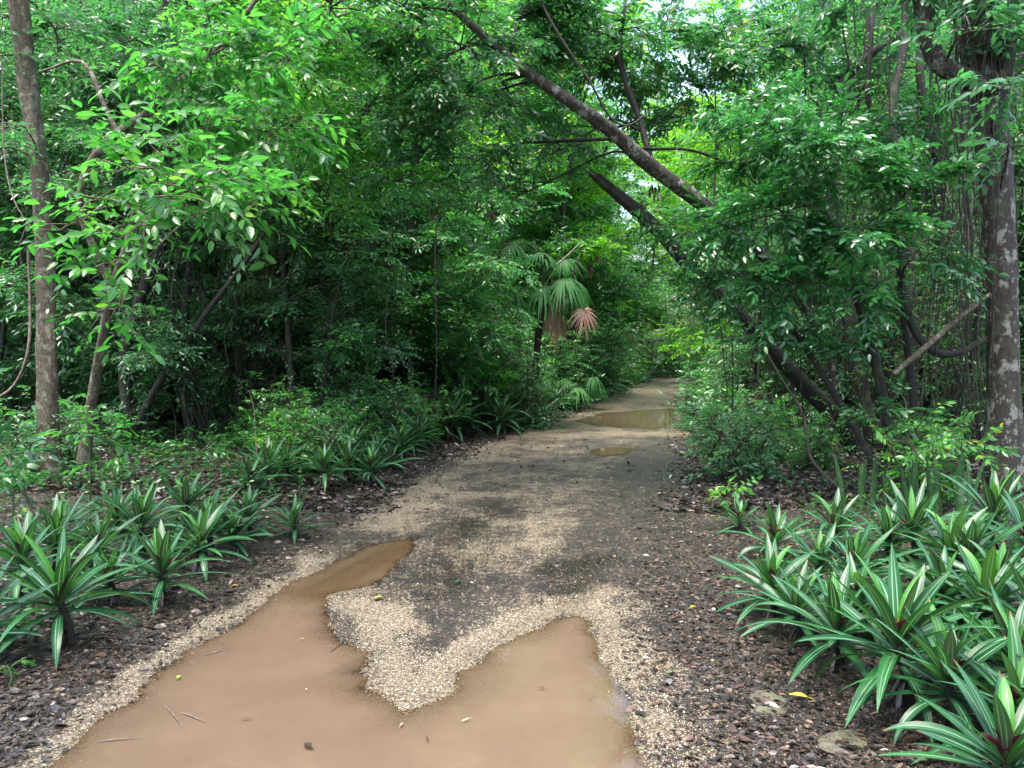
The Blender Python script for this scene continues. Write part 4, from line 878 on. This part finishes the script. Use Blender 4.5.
# ------------------------------------------------------------------ fan palm
def fan_leaf(mb, base, d, upn, L, n=30, spread=R(300), rnd=.5, droopf=.3, g=rng, fold=.25):
    d = nrm(np.array(d, float)); s = nrm(np.cross(upn, d)); nn = np.cross(d, s)
    for i in range(n):
        a = -spread / 2 + spread * i / (n - 1); dd = d * math.cos(a) + s * math.sin(a) - nn * fold * abs(math.sin(a))
        l = L * (1 - .25 * abs(a) / (spread / 2)) * g.uniform(.72, 1.1); w = L * .05; dd = nrm(dd + g.normal(0, .05, 3)); sv = nrm(np.cross(nn, dd))
        t = np.array([0, .3, .6, .85, 1]); ww = np.array([.15, 1, .75, .4, .03]) * w
        c = np.array(base) + dd[None] * (t * l)[:, None] + np.array([0, 0, -1.]) * (droopf * l * np.maximum(t - .35, 0) ** 1.6 * 1.8)[:, None]
        V = np.stack([c - sv * ww[:, None], c + nn * ww[:, None] * .5, c + sv * ww[:, None]], 1)
        A = np.zeros((5, 3, 3)); A[..., 0] = [-1, 0, 1]; A[..., 1] = t[:, None]; A[..., 2] = np.clip(rnd + g.normal(0, .15), 0, 1)
        j, k = np.meshgrid(np.arange(4), np.arange(2), indexing='ij'); b = (j * 3 + k).ravel()
        mb.add(V.reshape(-1, 3), q=np.stack([b, b + 1, b + 4, b + 3], 1), a=A.reshape(-1, 3))
M['palm'] = leafmat('fan_palm_leaf', [(0, (.02, .07, .025)), (.5, (.04, .13, .045)), (1, (.08, .20, .06))], trans=.4, vein=.05, rough=.6, spec=.2)
M['palm_dead'] = leafmat('fan_palm_dead', [(0, (.10, .04, .028)), (.5, (.25, .13, .09)), (1, (.48, .36, .28))], trans=.25, tcol=(1.1, .7, .5), rough=.6, vein=0)
def palm(u, D, zc, label, seed, n=11, L=.75, dead=(), nm='fan_palm', group=None):
    g = np.random.default_rng(seed); p = P(u, 400, D); z = gz(p[0], D); root = empty(nm, (p[0], D, z), label, 'palm', group)
    top = np.array([g.normal(0, .1), 0, zc - z])
    if zc - z > .5:
        tm = MB(); tube(tm, [[-.15, 0, -.05], [-.1, 0, top[2] * .5], top], [.09, .075, .08], 9, 0, .05, seed); tm.build('trunk', M['bark_dark'], root)
    for k in range(n):
        az = k * 2.4 + g.normal(0, .2); el = g.uniform(-.35, 1.1); pl = g.uniform(.6, 1.0) * L * 1.35; d = np.array([math.cos(az) * math.cos(el), math.sin(az) * math.cos(el), math.sin(el)])
        e = top + d * pl; fm = MB(); tube(fm, [top, (top + e) / 2 + [0, 0, .05], e], [.014, .009, .007], 5)
        f = fm.build('frond_stalk', M['stemg'], root); lm = MB()
        fan_leaf(lm, e, d * [1, 1, .4] + [0, 0, -.25], np.array([0, 0, 1.]) + d * .3, L * g.uniform(.85, 1.1), 26, R(230), g.uniform(.2, .8), g.uniform(.5, 1.1), g)
        lm.build('fan', M['palm'], f)
    for (c, r, dirv, up, spr) in dead:
        c = np.array(c) - [p[0], D, z]; fm = MB(); tube(fm, [top, (top + c) / 2 + [0, -.1, .12], c], [.014, .01, .007], 5)
        f = tag(fm.build('frond_stalk', M['vine_pale'], root), 'dry stalk of a dead frond'); lm = MB(); fan_leaf(lm, c, dirv, np.array(up, float), r, 30, spr, .5, .5, g, .25)
        tag(lm.build('fan', M['palm_dead'], f), 'dead rust-coloured fan frond')
    return root
palm(541, 16.2, P(541, 288, 16.2)[2], 'tall fan palm with drooping green fans and a dead reddish fan beside the track', 81, 16, .62,
     [(P(584, 312, 15.4), .42, (0.1, -.25, -1), (0.15, -1, .2), R(290)), (P(492, 300, 15.8), .7, (.05, 0, -1), (0, -1, 0), R(50)), (P(555, 298, 15.8), .75, (0, 0, -1), (0, -1, 0), R(60))])
palm(566, 20.5, .6, 'small low fan palm with pale fans at the left edge of the track', 82, 8, .5)
palm(500, 16, P(500, 262, 16)[2], 'fan palm half hidden in leaves left of the one with the dead frond', 83, 9, .5)

# ------------------------------------------------------------------ lianas, sticks, saplings near
def liana(name, label, cat, pts, rad, mat='vine', group=None, n=6):
    p = np.array(px(pts)); b = p[0].copy(); mb = MB(); tube(mb, p - b, rad, n, 0, .06, int(abs(b[0] * 100)))
    o = mb.build(name, M[mat]); o.location = b; return tag(o, label, cat, group)
liana('liana', 'thin dark vine curving down from the top of the picture beside the mottled limb', 'vine', [(535, -30, 8), (541, 0, 8), (559, 35, 8), (590, 82, 8.1), (610, 117, 8.2), (629, 125, 8.3), (652, 109, 8.5)], [.014, .012, .008])
liana('dead_stick', 'pale bare stick slanting across the fan palm', 'stick', [(507, 307, 15.8), (530, 285, 15.8), (552, 268, 15.8), (568, 255, 15.9), (580, 243, 16)], [.02, .02, .012], 'vine_pale')
liana('liana', 'brown vine hugging the underside of the leaning trunk down to the soil', 'vine', [(761, 343, 9.8), (782, 380, 9.6), (802, 411, 9.4), (807, 440, 9.0), (812, 460, 8.7), (832, 482, 8.3), (850, 494, 8.2)], [.016, .018, .018], 'vine')
liana('fallen_branch', 'pale grey branch slanting up from the shrubs to the big mottled trunk', 'branch', [(893, 374, 7.7), (920, 352, 7.7), (951, 325, 7.75), (972, 308, 7.8), (990, 294, 7.8)], [.03, .032, .03, .02], 'bark_pale')
liana('liana', 'black vine looping below the pale slanting branch on the right', 'vine', [(904, 300, 7.9), (912, 325, 7.9), (925, 345, 7.85), (942, 354, 7.85), (960, 352, 7.9), (985, 340, 7.95)], [.035, .04, .03], 'bark_dark')
liana('hanging_root', 'crooked white root hanging beside the leaning trunk', 'root', [(759, 360, 10.5), (758, 378, 10.5), (764, 390, 10.5), (775, 400, 10.5)], [.008, .012, .005], 'vine_pale')
liana('dead_stick', 'thin pale stick standing upright in the left undergrowth', 'stick', [(249, 390, 9.5), (254, 410, 9.5), (256, 440, 9.5), (257, 462, 9.4)], [.004, .008, .01], 'vine_pale')
liana('liana', 'pale curling vine hanging at the far left edge', 'vine', [(28, 250, 7.5), (30, 300, 7.5), (28, 350, 7.4), (14, 385, 7.4), (-10, 402, 7.3)], [.012, .014, .012], 'vine_pale')
liana('liana', 'thin pale vine drooping from the top left corner', 'vine', [(2, 60, 6.5), (4, 150, 6.5), (14, 200, 6.4), (32, 228, 6.4), (45, 245, 6.3)], [.005, .006, .003], 'vine_pale')
liana('dead_stick', 'leaning grey-brown stick in the left corner undergrowth', 'stick', [(-8, 440, 6.5), (12, 468, 6.3), (25, 495, 6.2), (42, 530, 6.0)], [.014, .016, .01], 'vine')
liana('fallen_branch', 'long dark branch lying on the litter behind the left clump', 'branch', [(205, 472, 8.6), (240, 466, 9), (280, 462, 9.2), (310, 468, 9)], [.018, .022, .01], 'bark_dark')
liana('fallen_branch', 'crooked brown branch lying across the shaded left floor', 'branch', [(135, 478, 8.6), (165, 460, 9.2), (200, 452, 9.6), (212, 440, 10)], [.02, .022, .01], 'bark_mid')
for i in range(10):
    u = [365, 357, 372, 233, 165, 275, 440, 395, 328, 208][i]; D = prg.uniform(10.5, 13.5); n = 7; us = u + np.cumsum(prg.normal(0, 3.5, n)); vs = np.linspace(prg.uniform(60, 200), prg.uniform(380, 425), n)
    liana('liana', 'thin brown vine hanging straight down in the left forest', 'vine', [(us[k], vs[k], D + .1 * math.sin(k)) for k in range(n)], [.008, .011, .006], 'vine', 'vines hanging in the left forest', 4)
for i in range(12):
    u = prg.uniform(700, 985); D = prg.uniform(8.6, 11.5); n = 7; us = u + np.cumsum(prg.normal(0, 6, n)); vs = np.linspace(prg.uniform(-20, 130), prg.uniform(330, 440), n)
    liana('liana', 'thin dark vine hanging behind the glossy shrub on the right', 'vine', [(us[k], vs[k], D + .1 * math.sin(k)) for k in range(n)], [.009, .013, .006], 'bark_dark', 'vines hanging on the right', 4)

def small(name, label, u, v, D, H, blobs, leaf, L, W, seed, dens=90, bark='stemg', group=None, nl=7, twl=.2, r=.008):
    p = P(u, v, D); z = gz(p[0], D); b = np.array([p[0], D, z - .02]); t = b + [0, 0, H]
    bl = [((b + np.array(c)), rr) for c, rr in blobs]
    blobtree(name, label, 'sapling', [([b, (b + t) / 2 + [.02, 0, 0], t], [r, r * .8, r * .5])], bl, leaf, bark, L, W, dens, nl, twl, seed, wob=0, group=group)
small('sapling', 'small bright-leaved sapling in front of the knobbly trunk', 88, 470, 6.6, 1.05, [((0, 0, .95), .2), ((.15, .1, .75), .18), ((-.2, 0, .8), .18), ((.05, 0, .55), .18)], 'leaf_bright', .085, .036, 201, dens=170)
small('sapling', 'yellow-green seedling at the edge of the dark litter on the right', 728, 500, 7.6, .28, [((0, 0, .25), .14), ((-.15, -.05, .12), .12), ((.12, 0, .2), .12)], 'leaf_bright', .075, .04, 202, dens=170)
small('sapling', 'thin upright sapling standing alone at the right bend of the track', 731, 420, 11.4, 1.9, [((-.12, 0, 1.8), .25), ((.05, 0, 1.2), .2), ((-.1, 0, 1.5), .2)], 'leaf_mid', .08, .034, 203, r=.014, bark='bark_dark')
small('seedling', 'low leafy seedling in the bottom left corner', 8, 690, 3.6, .12, [((0, 0, .1), .1), ((-.1, .05, .08), .08)], 'leaf_mid', .06, .032, 204, dens=160, twl=.1)
small('sapling', 'spreading sapling with paired leaves in front of the mottled trunk', 960, 470, 6.9, .75, [((-.1, -.1, .6), .28), ((.2, -.1, .5), .25), ((-.35, 0, .45), .22), ((.1, 0, .75), .2)], 'leaf_mid', .085, .04, 205, dens=150)
small('sapling', 'dark-leaved sapling between the leaning trunk and the mottled trunk', 905, 450, 7.6, 1.0, [((0, 0, .9), .3), ((.3, 0, .75), .3), ((-.3, 0, .8), .25), ((.1, 0, .5), .3)], 'leaf_dark', .11, .045, 206, dens=120)
small('sapling', 'leafy sapling on the bank at the left edge below the curling vine', 10, 460, 6.0, .8, [((0, 0, .7), .25), ((.1, 0, .45), .22), ((-.2, 0, .5), .2)], 'leaf_mid', .09, .04, 207, dens=140)
small('sapling', 'pale bushy sapling on the litter behind the left clump', 185, 470, 9, .4, [((0, 0, .35), .22), ((.25, 0, .25), .2)], 'leaf_bright', .075, .034, 208, dens=150)
for i, (u, D) in enumerate([(330, 10.5), (375, 12), (420, 13), (440, 14), (250, 11.5), (60, 9.5), (350, 12), (400, 13.5), (290, 10.2), (310, 11.2), (270, 10.8), (385, 12.8), (350, 11), (230, 12), (430, 14.8), (405, 12.6), (300, 9.6), (120, 11), (365, 11.6), (325, 9.9), (455, 15.6), (25, 8.6), (-10, 8)]):
    p = P(u, 400, D); put(LOW[i % 2], p[0], D, i * 1.3, prg.uniform(.8, 1.25), 'bush', 'knee-high leafy bush on the shaded floor left of the track', 'bush', 'low bushes left of the track')
for i, (u, D) in enumerate([(715, 13.5), (735, 15), (790, 12), (745, 10.2), (775, 10.6), (718, 11.8), (812, 9.8), (735, 9.4), (930, 7.2), (705, 15.5), (712, 16), (745, 13.4)]):
    p = P(u, 400, D); put(LOW[i % 2], p[0], D, i * 1.9, prg.uniform(.8, 1.2), 'bush', 'knee-high leafy bush under the leaning trunk right of the track', 'bush', 'low bushes right of the track')

# ------------------------------------------------------------------ stones and fallen leaves
def stone(u, v, size, seed, label, flat=.35):
    x, y = G(u, v); g = np.random.default_rng(seed); z = gz(x, y)
    import bmesh
    bm = bmesh.new(); bmesh.ops.create_icosphere(bm, subdivisions=4, radius=1)
    for vv in bm.verts:
        c = vv.co; n = fbm(np.array([c.x * 1.6 + seed]), np.array([c.y * 1.6 + c.z]), seed)[0] + .35 * fbm(np.array([c.x * 6]), np.array([c.y * 6 + c.z * 5]), seed + 5)[0]
        c *= .62 + .7 * n; c.x *= size[0]; c.y *= size[1]; c.z = min(c.z, .75) * size[0] * flat
    me = bpy.data.meshes.new('stone'); bm.to_mesh(me); bm.free(); me.materials.append(M['rock'])
    for p in me.polygons: p.use_smooth = True
    o = bpy.data.objects.new('stone', me); C.objects.link(o); o.location = (x, y, z - .005); o.rotation_euler = (0, 0, g.uniform(0, 3)); tag(o, label, 'stone', 'flat stones by the track')
stone(768, 702, (.13, .09), 1, 'flat greenish limestone slab bedded in the litter left of the biggest rosette', .14)
stone(845, 748, (.12, .08), 2, 'flat tan limestone slab at the bottom under the biggest rosette', .14)
stone(225, 452, (.2, .17), 3, 'rounded mossy rock in the shade behind the left clump', .6)
stone(440, 584, (.03, .02), 4, 'small tan pebble on the gravel tongue', .3)
def fleaf(u, v, L, W, az, col, label, z=None, rough=.4):
    x, y = G(u, v); zz = gz(x, y) if z is None else z
    m, nt, ns, ls = newmat('fallen_leaf'); tc = nd(ns, 'ShaderNodeTexCoord'); n = noise(ns, ls, tc.outputs['Object'], 40, 4, .6)
    c = mixc(ns, ls, n, tuple(a * .55 for a in col), col); pr = nd(ns, 'ShaderNodeBsdfPrincipled'); ls.new(c, pr.inputs['Base Color']); pr.inputs['Roughness'].default_value = rough
    o_ = nd(ns, 'ShaderNodeOutputMaterial'); ls.new(pr.outputs[0], o_.inputs[0])
    mb = MB(); leaves(mb, np.array([[0, 0, .012]]), np.array([[1., 0, .12]]), np.array([[0, .1, 1.]]), L, W, .5, 3, droop=.16, fold=1.2)
    segs(mb, [[0, 0, .012]], [[-L * .3, 0, .008]], .0015, .001)
    o = mb.build('fallen_leaf', m); o.location = (x, y, zz + .004); o.rotation_euler = (0, 0, az); tag(o, label, 'leaf', 'single fallen leaves on the track')
fleaf(690, 610, .05, .03, .4, (.65, .50, .03), 'small yellow fallen leaf on the dark litter right of the track')
fleaf(808, 701, .085, .034, 2.7, (.72, .58, .04), 'long yellow fallen leaf beside the flat stone')
fleaf(374, 601, .07, .05, .6, (.42, .32, .08), 'tan yellow crumpled leaf on the gravel by the puddle channel')
fleaf(455, 585, .07, .045, 1.1, (.03, .09, .02), 'dark green fallen leaf in the middle of the track')
fleaf(178, 680, .035, .022, 1.9, (.30, .55, .05), 'tiny lime green leaf floating on the left of the puddle', z=-.006)
fleaf(231, 588, .05, .028, .2, (.55, .33, .08), 'orange tan fallen leaf on the bare soil left of the puddle')
fleaf(320, 553, .035, .022, .9, (.5, .5, .05), 'yellow-green speck of a leaf at the top of the puddle channel')
fleaf(668, 676, .05, .028, .3, (.10, .28, .05), 'green fallen leaf on the right gravel strip')
fleaf(670, 688, .07, .04, 1.5, (.14, .15, .16), 'grey fallen leaf lying below the green one on the right gravel')
fleaf(463, 512, .05, .03, .3, (.45, .33, .06), 'yellow-brown leaf on the left half of the track')
fleaf(612, 480, .06, .035, 2.0, (.5, .25, .05), 'orange-brown leaf far up the track')
fleaf(312, 750, .06, .03, 2.4, (.05, .03, .02), 'dark brown leaf scrap floating in the puddle near the bottom', z=-.006)
# sticks lying half sunk in the puddle
for i, (a, b, lab) in enumerate([((165, 705), (185, 730), 'pale reed scrap floating at the left of the puddle'), ((95, 742), (140, 738), 'pale stick floating by the bottom left rim'), ((180, 712), (205, 722), 'thin straw floating beside the reed scrap'), ((330, 652), (348, 640), 'dark twig on the sunken gravel'), ((205, 655), (232, 648), 'thin straw floating near the left rim')]):
    x0, y0 = G(*a); x1, y1 = G(*b); mb = MB(); tube(mb, [[0, 0, 0], [(x1 - x0) / 2, (y1 - y0) / 2, .006], [x1 - x0, y1 - y0, 0]], [.002, .003, .001], 4)
    o = mb.build('floating_stick', M['vine_pale' if i != 3 else 'bark_dark']); o.location = (x0, y0, -.002); tag(o, lab, 'stick')

scr = [('reed scrap floating near the left rim of the puddle', 300, 640), ('pale straw scrap floating in the middle of the puddle', 428, 742), ('dark scrap floating by the gravel tongue', 470, 720), ('tiny leaf scrap floating near the right rim', 588, 700), ('pale leaf scrap floating below the tongue', 400, 728), ('small brown scrap floating toward the bottom of the puddle', 250, 720), ('dark crumb of leaf afloat left of the tongue', 306, 690), ('curled scrap afloat at the right lobe of the puddle', 540, 690)]
for i, (lab, u, v) in enumerate(scr):
    fleaf(u, v, .022 + .012 * (i % 3), .010, i * 1.9, [(.45, .36, .24), (.06, .035, .02)][i % 2], lab, z=-.0075)
# remove unused prototypes
for pr_ in TR + HI + LIME + SAP + BU + LOW + VI + RO:
    if pr_.location.z < -40:
        for c in list(pr_.children_recursive): bpy.data.objects.remove(c)
        bpy.data.objects.remove(pr_)

# ------------------------------------------------------------------ light
w = bpy.data.worlds.new('World'); scene.world = w; w.use_nodes = True; nt = w.node_tree; nt.nodes.clear()
sky = nt.nodes.new('ShaderNodeTexSky'); sky.sky_type = 'NISHITA'; sky.sun_disc = False; sky.sun_elevation = R(74); sky.sun_rotation = R(215)
sky.dust_density = 5; sky.air_density = 1.2
hs = nt.nodes.new('ShaderNodeHueSaturation'); hs.inputs['Saturation'].default_value = 1.0
bgn = nt.nodes.new('ShaderNodeBackground'); bgn.inputs['Strength'].default_value = .15
out = nt.nodes.new('ShaderNodeOutputWorld')
nt.links.new(sky.outputs[0], hs.inputs['Color']); nt.links.new(hs.outputs[0], bgn.inputs[0]); nt.links.new(bgn.outputs[0], out.inputs[0])
sd_ = bpy.data.lights.new('sun', 'SUN'); sd_.energy = 1.4; sd_.angle = R(35); sd_.color = (1, .97, .9)
sun = bpy.data.objects.new('sun', sd_); C.objects.link(sun)
el, az = R(74), R(215)   # toward the sun: behind the camera and a little to the left
dv = Vector((math.sin(az) * math.cos(el), math.cos(az) * math.cos(el), math.sin(el)))
sun.rotation_euler = dv.to_track_quat('Z', 'Y').to_euler(); sun.location = (0, 0, 30)
vs = scene.view_settings; vs.view_transform = 'Standard'; vs.look = 'None'; vs.exposure = 2.2; vs.gamma = 1
cy = scene.cycles; cy.use_denoising = True; cy.max_bounces = 6; cy.diffuse_bounces = 3; cy.glossy_bounces = 2; cy.transmission_bounces = 4; cy.transparent_max_bounces = 4
cy.use_adaptive_sampling = True; cy.adaptive_threshold = .02; cy.caustics_reflective = False; cy.caustics_refractive = False
